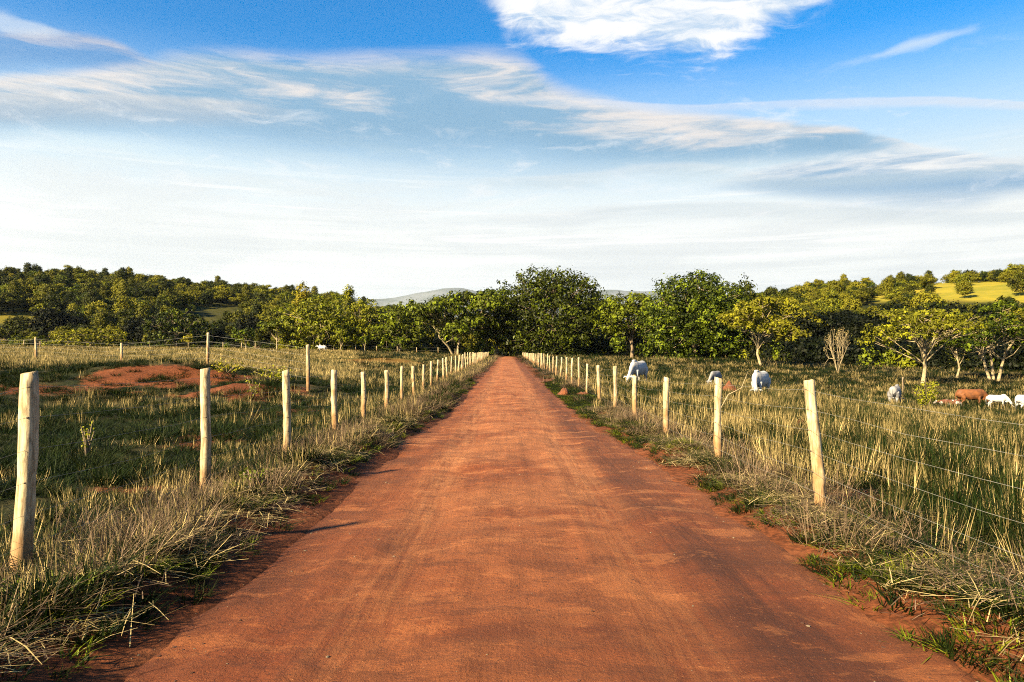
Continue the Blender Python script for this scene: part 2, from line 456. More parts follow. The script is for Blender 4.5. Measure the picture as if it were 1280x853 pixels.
def np_mesh(name, v, faces, mats, attrs=None, smooth=False, mat_idx=None):
    """v (n,3); faces: list of int arrays (m,k)"""
    me = bpy.data.meshes.new(name)
    v = np.asarray(v, dtype=np.float32)
    fl = [np.asarray(f, dtype=np.int32) for f in faces if len(f)]
    loops = np.concatenate([f.ravel() for f in fl])
    sizes = np.concatenate([np.full(len(f), f.shape[1], dtype=np.int32) for f in fl])
    starts = np.concatenate([[0], np.cumsum(sizes)[:-1]]).astype(np.int32)
    me.vertices.add(len(v)); me.vertices.foreach_set('co', v.ravel())
    me.loops.add(len(loops)); me.loops.foreach_set('vertex_index', loops)
    me.polygons.add(len(sizes)); me.polygons.foreach_set('loop_start', starts)
    me.update(calc_edges=True)
    if smooth: me.polygons.foreach_set('use_smooth', np.ones(len(sizes), dtype=bool))
    if mat_idx is not None: me.polygons.foreach_set('material_index', np.asarray(mat_idx, dtype=np.int32))
    for k, a in (attrs or {}).items():
        at = me.attributes.new(k, 'FLOAT', 'POINT'); at.data.foreach_set('value', np.asarray(a, dtype=np.float32))
    for m in (mats if isinstance(mats, (list, tuple)) else [mats]): me.materials.append(m)
    return me


def link(name, me, parent=None, loc=(0, 0, 0)):
    o = bpy.data.objects.new(name, me); COL.objects.link(o)
    o.location = loc
    if parent is not None: o.parent = parent
    return o


def empty(name, loc=(0, 0, 0), rz=0):
    o = bpy.data.objects.new(name, None); COL.objects.link(o); o.location = loc
    o.rotation_euler = (0, 0, rz); o.empty_display_size = 0.3
    return o


def S(t):
    t = np.clip(t, 0, 1); return t * t * (3 - 2 * t)


def _hash(ix, iy, seed):
    h = (ix.astype(np.int64) * 374761393 + iy.astype(np.int64) * 668265263 + seed * 144665) & 0xffffffff
    h = ((h ^ (h >> 13)) * 1274126177) & 0xffffffff
    return ((h ^ (h >> 16)) & 0xffff) / 65535.0


def vnoise(x, y, seed=0):
    ix, iy = np.floor(x), np.floor(y)
    fx, fy = x - ix, y - iy
    fx, fy = fx * fx * (3 - 2 * fx), fy * fy * (3 - 2 * fy)
    ix, iy = ix.astype(np.int64), iy.astype(np.int64)
    a = _hash(ix, iy, seed); b = _hash(ix + 1, iy, seed); c = _hash(ix, iy + 1, seed); d = _hash(ix + 1, iy + 1, seed)
    return (a * (1 - fx) + b * fx) * (1 - fy) + (c * (1 - fx) + d * fx) * fy - 0.5


def fbm(x, y, seed=0, octv=4):
    s, a = 0, 1.0
    for k in range(octv):
        s = s + a * vnoise(x * 2 ** k, y * 2 ** k, seed + k); a *= 0.5
    return s


# ------------------------------------------------------------------ terrain
HILL_PX = np.array([-900, -300, 0, 100, 200, 290, 350, 430, 500, 540, 600, 660, 760, 850, 930, 1000, 1080, 1180, 1280, 1600, 2200])
HILL_H = np.array([50, 62, 68, 74, 70, 64, 60, 56, 50, 42, 12, 0, 4, 36, 56, 64, 70, 73, 76, 80, 60])
RIDGE = 430.0
ROAD_C, ROAD_HW = 0.15, 2.12


def road_w(y):
    """half width of the worn road: it narrows a little farther on"""
    return ROAD_HW - 0.36 * S((y - 9) / 14)


def hill_z(x, y):
    r = np.hypot(x, y)
    az = np.arctan2(x, y)
    azc = np.clip(az, -1.25, 1.25)
    px = VPX + F_PX * np.tan(azc)
    H = np.interp(px, HILL_PX, HILL_H) / F_PX * RIDGE
    H = H * (1 - S((np.abs(az) - 1.3) / 0.8))
    r0 = np.where(az < 0, 205.0, 165.0)
    up = S((r - r0) / (RIDGE - r0))
    back = np.where(r > RIDGE, np.exp(-((r - RIDGE) / 600) ** 2), 1.0)
    bumps = fbm(x / 60, y / 60, 11, 3) * 2.2 * up
    return (H * up + bumps * np.clip(H / 20, 0, 1)) * back


def base_z(x, y):
    """ground without road bed or verge detail"""
    z = -0.12 * np.exp(-((y - 24) / 14) ** 2) + 0.55 * S((y - 55) / 110)
    xl = np.maximum(-x - 5, 0)
    z = z + 2.2 * (1 - np.exp(-xl / 45)) * S((y - 18) / 24)
    for cx, cy, sx, sy, h in ((-16.5, 35, 4.2, 2.6, .85), (-9.8, 30, 2.4, 2.2, .42), (-25, 40, 6, 4, .35), (-14, 25, 4, 2.5, -.30),
                              (-11.5, 33.5, 3.0, 2.0, .3), (-13.5, 83, 6, 3, .5), (-9.3, 17, 2.5, 1.6, -.12)):
        z = z + h * np.exp(-((x - cx) / sx) ** 2 - ((y - cy) / sy) ** 2)
    d = 1.95 * S((x - 3.0) / 27.0) * (1 - 0.85 * S((y - 0.6 * x - 40) / 60))
    z = z - d * S((y + 30) / 30)
    return z + hill_z(x, y)


def verge_z(x, y):
    u = x - ROAD_C
    near = S((140 - y) / 60)
    e = fbm(x * 1.3, y * 0.9, 31, 4)
    zl = 0.20 * np.exp(-((u + road_w(y) + .63 + 0.1 * fbm(y * .3, y * .1, 5, 2)) / 0.42) ** 2) * (1 + e) + 0.02 * S((-u - 2.2) / 1.0)
    zr = 0.10 * np.exp(-((u - 2.65) / 0.35) ** 2) * (1 + 1.5 * e) + 0.05 * S((u - 2.2) / 1.0)
    bed = -0.16 * (1 - S((np.abs(u) - road_w(y) + 0.40) / 0.30))
    rough = 0.05 * fbm(x * 2.6, y * 2.6, 41, 4) + 0.16 * fbm(x * 0.35, y * 0.35, 47, 3) * S((np.abs(u) - 2.4) / 3)
    # red heap with a hollow by the right-hand verge
    z = (zl + zr) * (0.25 + 0.75 * near) + bed
    z = z + rough * S((np.abs(u) - road_w(y) + 0.42) / 0.5)
    bank = np.exp(-((x + 15) / 9) ** 2 - ((y - 31) / 6) ** 2)
    z = z + bank * (0.34 * fbm(x * .55, y * .8, 53, 4) + 0.10 * fbm(x * 2.2, y * 2.2, 57, 3))
    return z


def ground_z(x, y):
    x = np.asarray(x, dtype=float); y = np.asarray(y, dtype=float)
    return base_z(x, y) + verge_z(x, y)


def gz(x, y): return float(ground_z(np.array([x]), np.array([y]))[0])


def project(x, y, z): return VPX + F_PX * x / y, VPY - F_PX * (z - CAM_H) / y


def soil_amount(x, y):
    u = x - ROAD_C
    s = 0.95 * np.exp(-((u + road_w(y) + .23) / 0.35) ** 2) + 0.9 * np.exp(-((u - road_w(y) - .33) / 0.45) ** 2)
    s = s + 0.8 * (np.abs(u) < 2.1)
    for cx, cy, sx, sy, h in ((-15.0, 32.2, 3.6, 1.7, 1.0), (-10.5, 28.6, 2.6, 1.3, .95), (-8.4, 26.5, 2.0, 1.0, .7), (-19, 29, 4.5, 1.3, 1.0), (-23.5, 27.5, 4, 1.2, .8), (-6.2, 21, 1.2, 1.5, .8),
                              (-5.5, 14.5, .7, 2.0, .55), (-4.4, 8.9, .4, .4, .7), (-10.3, 60, 4, 1.5, .9), (-13.5, 80, 5, 2.5, 1.0),
                              (3.75, 8.2, .8, .6, 1.0), (2.6, 29, .6, 1.6, 1.0), (11.2, 40, .8, .5, .6), (5.9, 12.5, 1.0, .6, .35), (3.0, 5.3, .5, .8, .6)):
        s = np.maximum(s, h * np.exp(-(((x - cx) / sx) ** 2 + ((y - cy) / sy) ** 2) ** 1.5))
    return np.clip(s, 0, 1)


PATCHES = [(1088, 1300, 352, 375, 1.0), (236, 292, 384, 401, 0.35), (-60, 46, 395, 402, 0.7), (440, 525, 376, 382, 0.4)]


def build_terrain():
    ys = [-70, -50, -35, -22, -14, -8, -5, -3, -1.5, -0.5, 0.3, 0.9]
    y = 1.2
    while y < 9400: ys.append(y); y += max(0.05, 0.0145 * y)
    ys = np.array(ys)
    k = np.linspace(-1, 1, 461)
    xs = ROAD_C + np.sinh(k * 8.3) * (9000 / math.sinh(8.3)) + k * 4.2
    X, Y = np.meshgrid(xs, ys)
    Z = ground_z(X, Y)
    far = S((np.hypot(X, Y) - 1500) / 3000)
    Z = Z * (1 - far)
    nx, ny = len(xs), len(ys)
    idx = np.arange(nx * ny).reshape(ny, nx)
    q = np.stack([idx[:-1, :-1], idx[:-1, 1:], idx[1:, 1:], idx[1:, :-1]], -1).reshape(-1, 4)
    V = np.stack([X, Y, Z], -1).reshape(-1, 3)
    r = np.hypot(X, Y)
    PX = VPX + F_PX * X / np.maximum(Y, 1); PY = VPY - F_PX * (Z - CAM_H) / np.maximum(Y, 1)
    past = np.zeros_like(X)
    for a, b, c, d, s in PATCHES:
        nzp = fbm(X / 14, Y / 14, 95, 3) * 16; PX_ = PX; PX = PX + nzp; PY_ = PY; PY = PY + nzp * .2
        inside = S((PX - a + 12) / 12) * S((b + 12 - PX) / 12) * S((PY - c + 8) / 5) * S((d + 8 - PY) / 8)
        PX = PX_; PY = PY_
        past = np.maximum(past, inside * s * (r > 180) * (r < 520) * (Y > 0))
    past = np.maximum(past, 0.42 * S((Y - 45) / 60) * (X < -3) * (r < 215) * S((20 - X) / 20))
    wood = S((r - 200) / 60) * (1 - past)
    me = np_mesh('ground', V, [q], M['ground'],
                 {'soil': soil_amount(X, Y).ravel(), 'pasture': past.ravel(), 'wood': wood.ravel()}, smooth=True)
    tag(link('ground', me), kind='structure')


def road_z(x, y):
    u = x - ROAD_C
    hw = road_w(y) + 0.10 + 0.24 * fbm(y * 0.35, y * 0.02 + np.sign(u) * 7, 61, 4) + 0.20 * fbm(y * 2.1, x * 2.0, 63, 4)
    z = base_z(np.full_like(x, ROAD_C), y) + 0.0
    z = z + 0.05 * (1 - (np.abs(u) / 2.2) ** 2)
    z = z - 0.03 * np.exp(-((u + 0.85) / 0.28) ** 2) - 0.03 * np.exp(-((u - 0.95) / 0.28) ** 2)
    z = z + 0.055 * fbm(x * 1.0, y * 0.5, 71, 6) + 0.022 * fbm(x * 4.5, y * 0.8, 75, 3) + 0.012 * fbm(x * 6, y * 5, 79, 3)
    return z - 0.30 * S((np.abs(u) - hw + 0.10) / 0.55)


def build_road():
    ys = [-30, -15, -6, -2, 0, 0.8]
    y = 1.2
    while y < 168: ys.append(y); y += max(0.035, 0.011 * y)
    xs = np.linspace(ROAD_C - 2.62, ROAD_C + 2.62, 121)
    X, Y = np.meshgrid(xs, np.array(ys)); Z = road_z(X, Y)
    nx, ny = len(xs), len(ys); idx = np.arange(nx * ny).reshape(ny, nx)
    q = np.stack([idx[:-1, :-1], idx[:-1, 1:], idx[1:, 1:], idx[1:, :-1]], -1).reshape(-1, 4)
    tag(link('road', np_mesh('road', np.stack([X, Y, Z], -1).reshape(-1, 3), [q], M['road'], smooth=True)), kind='structure')


def build_mountains():
    az = np.linspace(-0.9, 0.9, 260)
    rows = 26
    V = []
    R0, R1 = 6200.0, 9200.0
    for j in range(rows):
        t = j / (rows - 1); r = R0 + (R1 - R0) * t
        x, y = r * np.sin(az), r * np.cos(az)
        px = VPX + F_PX * np.tan(az)
        H = np.interp(px, [-400, 300, 480, 540, 575, 605, 640, 720, 760, 830, 900, 1100, 1800], [60, 66, 72, 78, 82, 81, 76, 80, 83, 80, 70, 62, 60]) / F_PX * 8400
        prof = S(t / 0.75) * (1 - 0.3 * S((t - 0.78) / 0.22))
        n = fbm(x / 700, y / 700, 91, 5)
        z = H * prof + n * 190 * (prof * (1.15 - prof) * 2 + 0.12) - 30
        V.append(np.stack([x, y, z], -1))
    V = np.array(V); idx = np.arange(rows * len(az)).reshape(rows, -1)
    q = np.stack([idx[:-1, :-1], idx[:-1, 1:], idx[1:, 1:], idx[1:, :-1]], -1).reshape(-1, 4)
    tag(link('mountains', np_mesh('mountains', V.reshape(-1, 3), [q], M['mountain'], smooth=True)), kind='structure')


build_terrain(); build_road(); build_mountains()


def build_haze():
    me = bpy.data.meshes.new('haze')
    x0, x1, y0, y1, z0, z1 = -9900, 9900, -400, 9900, -260, 900
    me.from_pydata([(x, y, z) for z in (z0, z1) for y in (y0, y1) for x in (x0, x1)], [],
                   [(0, 2, 3, 1), (4, 5, 7, 6), (0, 1, 5, 4), (2, 6, 7, 3), (0, 4, 6, 2), (1, 3, 7, 5)])
    m = bpy.data.materials.new('pale_air'); m.use_nodes = True; nt = m.node_tree; nt.nodes.clear()
    o = nt.nodes.new('ShaderNodeOutputMaterial'); v = nt.nodes.new('ShaderNodeVolumePrincipled')
    v.inputs['Color'].default_value = (0.72, 0.86, 1.0, 1); v.inputs['Density'].default_value = 0.000028; v.inputs['Anisotropy'].default_value = 0.35
    nt.links.new(v.outputs[0], o.inputs['Volume']); me.materials.append(m)
    tag(link('haze', me), 'thin pale air that fades the far mountains', 'haze', kind='stuff')


build_haze()

# ------------------------------------------------------------------ tubes and leaves
def tube(pts, radii, sides=6, cap=True, ell=None, rng=None):
    pts = np.asarray(pts, float); n = len(pts)
    V, F = [], []
    tan = np.gradient(pts, axis=0); tan /= np.linalg.norm(tan, axis=1)[:, None] + 1e-9
    up = np.array([0, 0, 1.0]) if abs(tan[0][2]) < 0.9 else np.array([0, 1.0, 0])
    s = np.cross(tan[0], up); s /= np.linalg.norm(s)
    for i in range(n):
        s = s - tan[i] * np.dot(s, tan[i]); s /= np.linalg.norm(s) + 1e-9
        t = np.cross(s, tan[i])
        for k in range(sides):
            a = 2 * math.pi * k / sides
            rr = radii[i] * (1 + (rng.uniform(-.12, .12) if rng is not None else 0))
            V.append(pts[i] + s * math.cos(a) * rr + t * math.sin(a) * rr)
    for i in range(n - 1):
        for k in range(sides):
            a, b = i * sides + k, i * sides + (k + 1) % sides
            F.append((a, b, b + sides, a + sides))
    T = []
    if cap:
        V.append(pts[0]); V.append(pts[-1]); c0, c1 = len(V) - 2, len(V) - 1
        for k in range(sides):
            T.append((k, c0, (k + 1) % sides)); T.append(((n - 1) * sides + k, (n - 1) * sides + (k + 1) % sides, c1))
    return np.array(V), np.array(F), (np.array(T) if T else np.zeros((0, 3), int))


class Acc:
    def __init__(s): s.v, s.q, s.t, s.n, s.tone = [], [], [], 0, []
    def add(s, V, Q=None, T=None, tone=0.5):
        s.v.append(np.asarray(V, float))
        if Q is not None and len(Q): s.q.append(np.asarray(Q) + s.n)
        if T is not None and len(T): s.t.append(np.asarray(T) + s.n)
        s.tone.append(np.full(len(V), tone) if np.isscalar(tone) else np.asarray(tone)); s.n += len(V)
    def mesh(s, name, mat, smooth=False, tone=False):
        f = []
        if s.q: f.append(np.concatenate(s.q))
        if s.t: f.append(np.concatenate(s.t))
        return np_mesh(name, np.concatenate(s.v), f, mat, {'tone': np.concatenate(s.tone)} if tone else None, smooth)


def leaf_quads(centers, normals, size, rng, tone, aspect=0.55):
    n = len(centers)
    nrm = normals + rng.normal(0, 0.38, (n, 3)); nrm /= np.linalg.norm(nrm, axis=1)[:, None] + 1e-9
    r = rng.normal(0, 1, (n, 3)); u = np.cross(nrm, r); u /= np.linalg.norm(u, axis=1)[:, None] + 1e-9
    w = np.cross(nrm, u)
    sz = (size * rng.uniform(0.6, 1.3, n))[:, None]
    a, b = u * sz * 0.5, w * sz * aspect * 0.5
    # pointed leaf: 4 corners of a kite, tip drooping
    V = np.stack([centers - a, centers + b * 1.0 - a * 0.1, centers + a - np.array([0, 0, 1]) * sz * 0.15, centers - b * 1.0 - a * 0.1], 1).reshape(-1, 3)
    Q = np.arange(n * 4).reshape(n, 4)
    return V, Q, np.repeat(tone, 4)


def make_tree_meshes(name, seed, h, w, trunk_h, leafmat, barkmat, blobs=12, clumps=300, per=10, leaf=0.4,
                     style='round', trunk_r=None, limbs=True, skirt=0.0, trunks=1, lean=0.0, clump_r=0.5):
    rng = np.random.default_rng(seed)
    trunk_r = trunk_r or h * 0.022
    ch = h - trunk_h
    B = []
    for k in range(blobs):
        if style == 'flat':            # layered, umbrella-like
            a = k * 2.4 + rng.uniform(-.3, .3); rr = w * 0.5 * math.sqrt((k + 0.5) / blobs) * 0.8
            z = trunk_h + ch * (0.80 - 0.5 * (rr / (w * .5)) ** 1.5 + rng.uniform(-.34, .12))
            B.append((rr * math.cos(a), rr * math.sin(a), z, w * rng.uniform(.11, .19), ch * rng.uniform(.09, .19)))
        elif style == 'tall':
            t = (k + .5) / blobs; a = k * 2.4
            rr = w * 0.30 * math.sin(math.pi * min(1, t * .85 + .15)) * rng.uniform(.3, 1)
            B.append((rr * math.cos(a), rr * math.sin(a), trunk_h + ch * (.08 + .84 * t), w * rng.uniform(.2, .3), ch * rng.uniform(.11, .18)))
        else:
            a = k * 2.4 + rng.uniform(-.3, .3); t = (k + .5) / blobs
            zz = 1 - 1.9 * t
            rr = w * 0.5 * math.sqrt(max(0.05, 1 - (zz if zz > 0 or not skirt else zz * .45) ** 2)) * rng.uniform(.55, .74)
            z = trunk_h * (1 - skirt) + ch * (0.45 + (0.40 if skirt else .36) * zz)
            B.append((rr * math.cos(a), rr * math.sin(a), z, w * rng.uniform(.17, .25), ch * rng.uniform(.15, .24)))
    if style == 'round': B.append((0, 0, trunk_h + ch * .52, w * .33, ch * .36))
    B = np.array(B)
    wgt = (B[:, 3] ** 2 * B[:, 4]) ** 0.66; wgt /= wgt.sum()
    bi = rng.choice(len(B), clumps, p=wgt)
    d = rng.normal(0, 1, (clumps, 3)); d /= np.linalg.norm(d, axis=1)[:, None]
    d[:, 2] = np.where((d[:, 2] < -0.35) & (skirt == 0), -d[:, 2] * .6, d[:, 2])
    rr = rng.uniform(0.55, 1.08, clumps) ** 0.7
    C = B[bi, :3] + d * rr[:, None] * B[bi][:, [3, 3, 4]]
    cr = clump_r * h / 12.0
    n = clumps * per
    ci = np.repeat(np.arange(clumps), per)
    off = rng.normal(0, 1, (n, 3)) * [cr * .55, cr * .55, cr * .4]
    P = C[ci] + off
    nr = d[ci] * 0.5 + off / cr * 1.3 + np.array([0, 0, .35])
    tone = np.clip(rng.uniform(0, 1, clumps)[ci] ** 3.0 * 0.95 + rng.uniform(0, .25, n) ** 1.3, 0, 1)
    P[:, 2] = np.maximum(P[:, 2], 0.15)
    acc = Acc(); V, Q, tn = leaf_quads(P, nr, leaf, rng, tone); acc.add(V, Q, None, tn)
    crown = acc.mesh(name + '_crown', leafmat, tone=True)
    tr = Acc()
    for j in range(trunks):
        a0 = rng.uniform(0, 6.28); base = np.array([math.cos(a0), math.sin(a0), 0]) * (0 if trunks == 1 else w * .035)
        top = np.array([lean * w, 0, trunk_h + ch * .28]) + (base * 6 if trunks > 1 else 0)
        pts = [base + np.array([0, 0, -0.3]), base, base * .9 + (top - base) * .35 + rng.normal(0, .02 * h, 3) * [1, 1, 0],
               base * .5 + (top - base * .5) * .7 + rng.normal(0, .02 * h, 3) * [1, 1, 0], top]
        R = trunk_r / math.sqrt(trunks)
        V, Q, T = tube(pts, [R * 1.5, R * 1.15, R * .85, R * .72, R * .5], 8, rng=rng); tr.add(V, Q, T)
        if limbs:
            sel = range(len(B)) if trunks == 1 else [k for k in range(len(B)) if k % trunks == j]
            for k in sel:
                s0 = pts[2] + (pts[4] - pts[2]) * rng.uniform(0.1, .95)
                e = B[k, :3] + [0, 0, B[k, 4] * .3]
                m = s0 + (e - s0) * .5 + np.array([0, 0, rng.uniform(-.02, .05) * h]) + rng.normal(0, .015 * h, 3)
                q1 = s0 + (m - s0) * .5 + rng.normal(0, .012 * h, 3)
                V, Q, T = tube([s0, q1, m, e], [R * .42, R * .32, R * .2, R * .06], 5, cap=False); tr.add(V, Q)
                for _ in range(4):
                    dd = rng.normal(0, 1, 3); dd /= np.linalg.norm(dd)
                    e2 = B[k, :3] + dd * [B[k, 3] * .9, B[k, 3] * .9, B[k, 4] * .9]
                    s2 = m + (e - m) * rng.uniform(0, .8)
                    V, Q, T = tube([s2, (s2 + e2) / 2 + rng.normal(0, .01 * h, 3), e2], [R * .2, R * .13, R * .04], 4, cap=False); tr.add(V, Q)
    trunk = tr.mesh(name + '_trunk', barkmat, smooth=True)
    return crown, trunk


def place_tree(name, meshes, x, y, label, group=None, scale=1.0, rz=0.0, sz=None, z=None, cat='tree'):
    t = empty(name, (x, y, (gz(x, y) if z is None else z)), rz)
    t.scale = (scale, scale, scale if sz is None else sz)
    tag(t, label, cat, group)
    link('crown', meshes[0], t); link('trunk', meshes[1], t)
    return t


def X(px, y): return (px - VPX) / F_PX * y


# hero trees: px of the trunk, distance, py of the top, width in px, height of bare stem (m)
HERO = [
    # name, px, dist, top py, width px, stem, leaf, bark, opts, label
    ('mango_tree', 690, 172, 340, 128, 0.8, 'leaf_dark', 'bark_dark', dict(blobs=34, clumps=2300, per=13, leaf=.60, clump_r=.55, skirt=1),
     'largest dark rounded mango tree, its dense dome right beside the far end of the road'),
    ('mango_tree', 745, 186, 372, 70, 0.5, 'leaf_dark', 'bark_dark', dict(blobs=16, clumps=900, per=13, leaf=.6, clump_r=.6, skirt=1),
     'lower shadowed tree tucked against the shaded flank of the great dome-shaped tree'),
    ('spreading_tree', 571, 168, 366, 118, 1.2, 'leaf_mid', 'bark_pale', dict(style='flat', blobs=24, clumps=950, per=13, leaf=.62, clump_r=.6, trunks=2),
     'wide spreading tree with layered leaf tiers at the far end of the cattle-free fence'),
    ('broadleaf_tree', 622, 176, 360, 62, 0.8, 'leaf_mid', 'bark_pale', dict(blobs=14, clumps=600, per=14, leaf=.6, clump_r=.55, skirt=1),
     'green tree hanging over the road end, between the layered tree and the great dome'),
    ('broadleaf_tree', 790, 158, 367, 84, 2.6, 'leaf_mid', 'bark_dark', dict(blobs=15, clumps=560, per=13, leaf=.6, clump_r=.6),
     'shaded tree with a visible bare stem, in the gap between the two largest crowns'),
    ('broadleaf_tree', 868, 140, 344, 118, 0.6, 'leaf_mid', 'bark_pale', dict(blobs=32, clumps=2000, per=13, leaf=.54, clump_r=.55, skirt=1),
     'large bright green tree with a ragged top, leafy to the ground, behind the grazing cattle'),
    ('broadleaf_tree', 926, 150, 352, 62, 1.5, 'leaf_dark', 'bark_dark', dict(blobs=14, clumps=480, per=13, leaf=.55, clump_r=.6),
     'dark tree top rising between the ragged green tree and the yellow pale-stemmed tree'),
    ('acacia_tree', 952, 104, 372, 92, 2.6, 'leaf_yellow', 'bark_pale', dict(style='flat', blobs=22, clumps=620, per=12, leaf=.36, clump_r=.5, trunk_r=.17),
     'open-crowned yellow-lit tree with thin pale stem behind the cow facing the camera'),
    ('acacia_tree', 1155, 74, 386, 128, 3.0, 'leaf_yellow', 'bark_pale', dict(style='flat', blobs=24, clumps=560, per=12, leaf=.26, clump_r=.42, trunk_r=.19),
     'umbrella-shaped tree with pale forked limbs, standing over the leafy bush in the pasture'),
    ('acacia_tree', 1246, 84, 378, 110, 2.8, 'leaf_mid', 'bark_pale', dict(style='flat', blobs=22, clumps=640, per=12, leaf=.28, clump_r=.42, trunks=3, trunk_r=.25),
     'tree with several slanting pale stems above the brown cow'),
    ('acacia_tree', 1198, 88, 408, 72, 2.2, 'leaf_yellow', 'bark_pale', dict(style='flat', blobs=14, clumps=360, per=11, leaf=.28, clump_r=.42, trunk_r=.12),
     'small pale-stemmed tree between the umbrella-shaped tree and the many-stemmed tree'),
    ('acacia_tree', 1300, 86, 385, 90, 2.4, 'leaf_yellow', 'bark_pale', dict(style='flat', blobs=18, clumps=480, per=12, leaf=.28, clump_r=.42, trunk_r=.15),
     'yellowish tree cut by the picture edge behind the white cow'),
    ('broadleaf_tree', 400, 182, 372, 92, 1.0, 'leaf_mid', 'bark_pale', dict(blobs=18, clumps=720, per=13, leaf=.6, clump_r=.6, skirt=1),
     'big leafy tree at the pasture edge just behind the lone white cow'),
    ('broadleaf_tree', 378, 196, 355, 26, 2.0, 'leaf_yellow', 'bark_dark', dict(style='tall', blobs=10, clumps=240, per=12, leaf=.55, clump_r=.6),
     'tall narrow yellow-lit tree top sticking out above the big leafy tree'),
    ('broadleaf_tree', 436, 200, 358, 22, 2.0, 'leaf_yellow', 'bark_dark', dict(style='tall', blobs=10, clumps=220, per=12, leaf=.55, clump_r=.6),
     'slender yellow-lit tree top, the narrower of the two tall ones by the lone cow'),
    ('broadleaf_tree', 452, 184, 376, 66, 1.0, 'leaf_mid', 'bark_pale', dict(blobs=14, clumps=500, per=13, leaf=.6, clump_r=.6, skirt=1),
     'rounded dark green tree beside the slender yellow tree top'),
    ('broadleaf_tree', 500, 182, 378, 70, 1.0, 'leaf_mid', 'bark_dark', dict(blobs=14, clumps=520, per=13, leaf=.6, clump_r=.6, skirt=1),
     'tree with drooping yellow-green sprays, next to the wide layered tree'),
    ('broadleaf_tree', 347, 178, 398, 44, 2.4, 'leaf_mid', 'bark_pale', dict(style='flat', blobs=12, clumps=300, per=12, leaf=.5, clump_r=.55),
     'small open tree on a straight pale stem, left of the lone white cow'),
    ('broadleaf_tree', 222, 186, 388, 78, 0.6, 'leaf_dark', 'bark_dark', dict(blobs=16, clumps=560, per=13, leaf=.55, clump_r=.6, skirt=1),
     'dark rounded tree below the small green field on the hillside'),
    ('broadleaf_tree', 115, 183, 411, 74, 0.5, 'leaf_yellow', 'bark_pale', dict(blobs=14, clumps=420, per=13, leaf=.5, clump_r=.55, skirt=1),
     'low yellow-green tree on the edge of the dry pasture below the wooded hill'),
    ('broadleaf_tree', 56, 230, 380, 24, 5.0, 'leaf_yellow', 'bark_pale', dict(style='flat', blobs=9, clumps=160, per=10, leaf=.5, clump_r=.5),
     'thin pale-stemmed tree with an open crown standing out against the dark wooded hill'),
    ('sapling', 428, 172, 411, 20, 1.5, 'leaf_mid', 'bark_pale', dict(blobs=8, clumps=120, per=10, leaf=.42, clump_r=.9),
     'young round-headed tree on a thin stem, a little beyond the lone white cow'),
    ('sapling', 457, 172, 420, 13, 1.6, 'leaf_mid', 'bark_pale', dict(blobs=6, clumps=60, per=9, leaf=.4, clump_r=.9),
     'smallest sapling at the pasture edge in front of the slender yellow tree top'),
    ('sapling', 499, 171, 421, 16, 0.8, 'leaf_mid', 'bark_pale', dict(blobs=6, clumps=70, per=9, leaf=.4, clump_r=.9),
     'bushy sapling at the pasture edge in front of the tree with drooping sprays'),
    ('sapling', 307, 150, 410, 26, 1.6, 'leaf_mid', 'bark_pale', dict(blobs=8, clumps=140, per=10, leaf=.36, clump_r=.9),
     'bright young tree at the pasture edge beside the tallest old post'),
    ('sapling', 774, 140, 421, 20, 1.0, 'leaf_mid', 'bark_dark', dict(blobs=8, clumps=150, per=10, leaf=.36, clump_r=.9),
     'small green tree standing in front of the shade of the great dome-shaped tree'),
    ('sapling', 237, 168, 418, 15, 1.3, 'leaf_yellow', 'bark_pale', dict(blobs=6, clumps=80, per=9, leaf=.4, clump_r=.9),
     'little yellow-green tree at the pasture edge above the sunlit red bank'),
]
crown_scale = {'round': 1.0, 'flat': 1.0, 'tall': 1.0}
for i, (nm, px, dist, top, wpx, stem, lf, bk, opt, lab) in enumerate(HERO):
    x = X(px, dist); g = gz(x, dist)
    h = CAM_H + (VPY - top) / F_PX * dist - g
    w = wpx / F_PX * dist
    opt = dict(opt)
    hs = h * (1.0 if opt.get('style') == 'flat' else 1.0)
    me = make_tree_meshes(nm, 100 + i, hs, w, min(stem, h * .45), M[lf], M[bk], **opt)
    co = np.empty(len(me[0].vertices) * 3, np.float32); me[0].vertices.foreach_get('co', co); co = co.reshape(-1, 3)
    kz = h / np.percentile(co[:, 2], 99.3); kx = (w / 2) / np.percentile(np.abs(co[:, 0]), 97.5)
    place_tree(nm, me, x, dist, lab, z=g - 0.05, scale=float(kx), sz=float(kz))


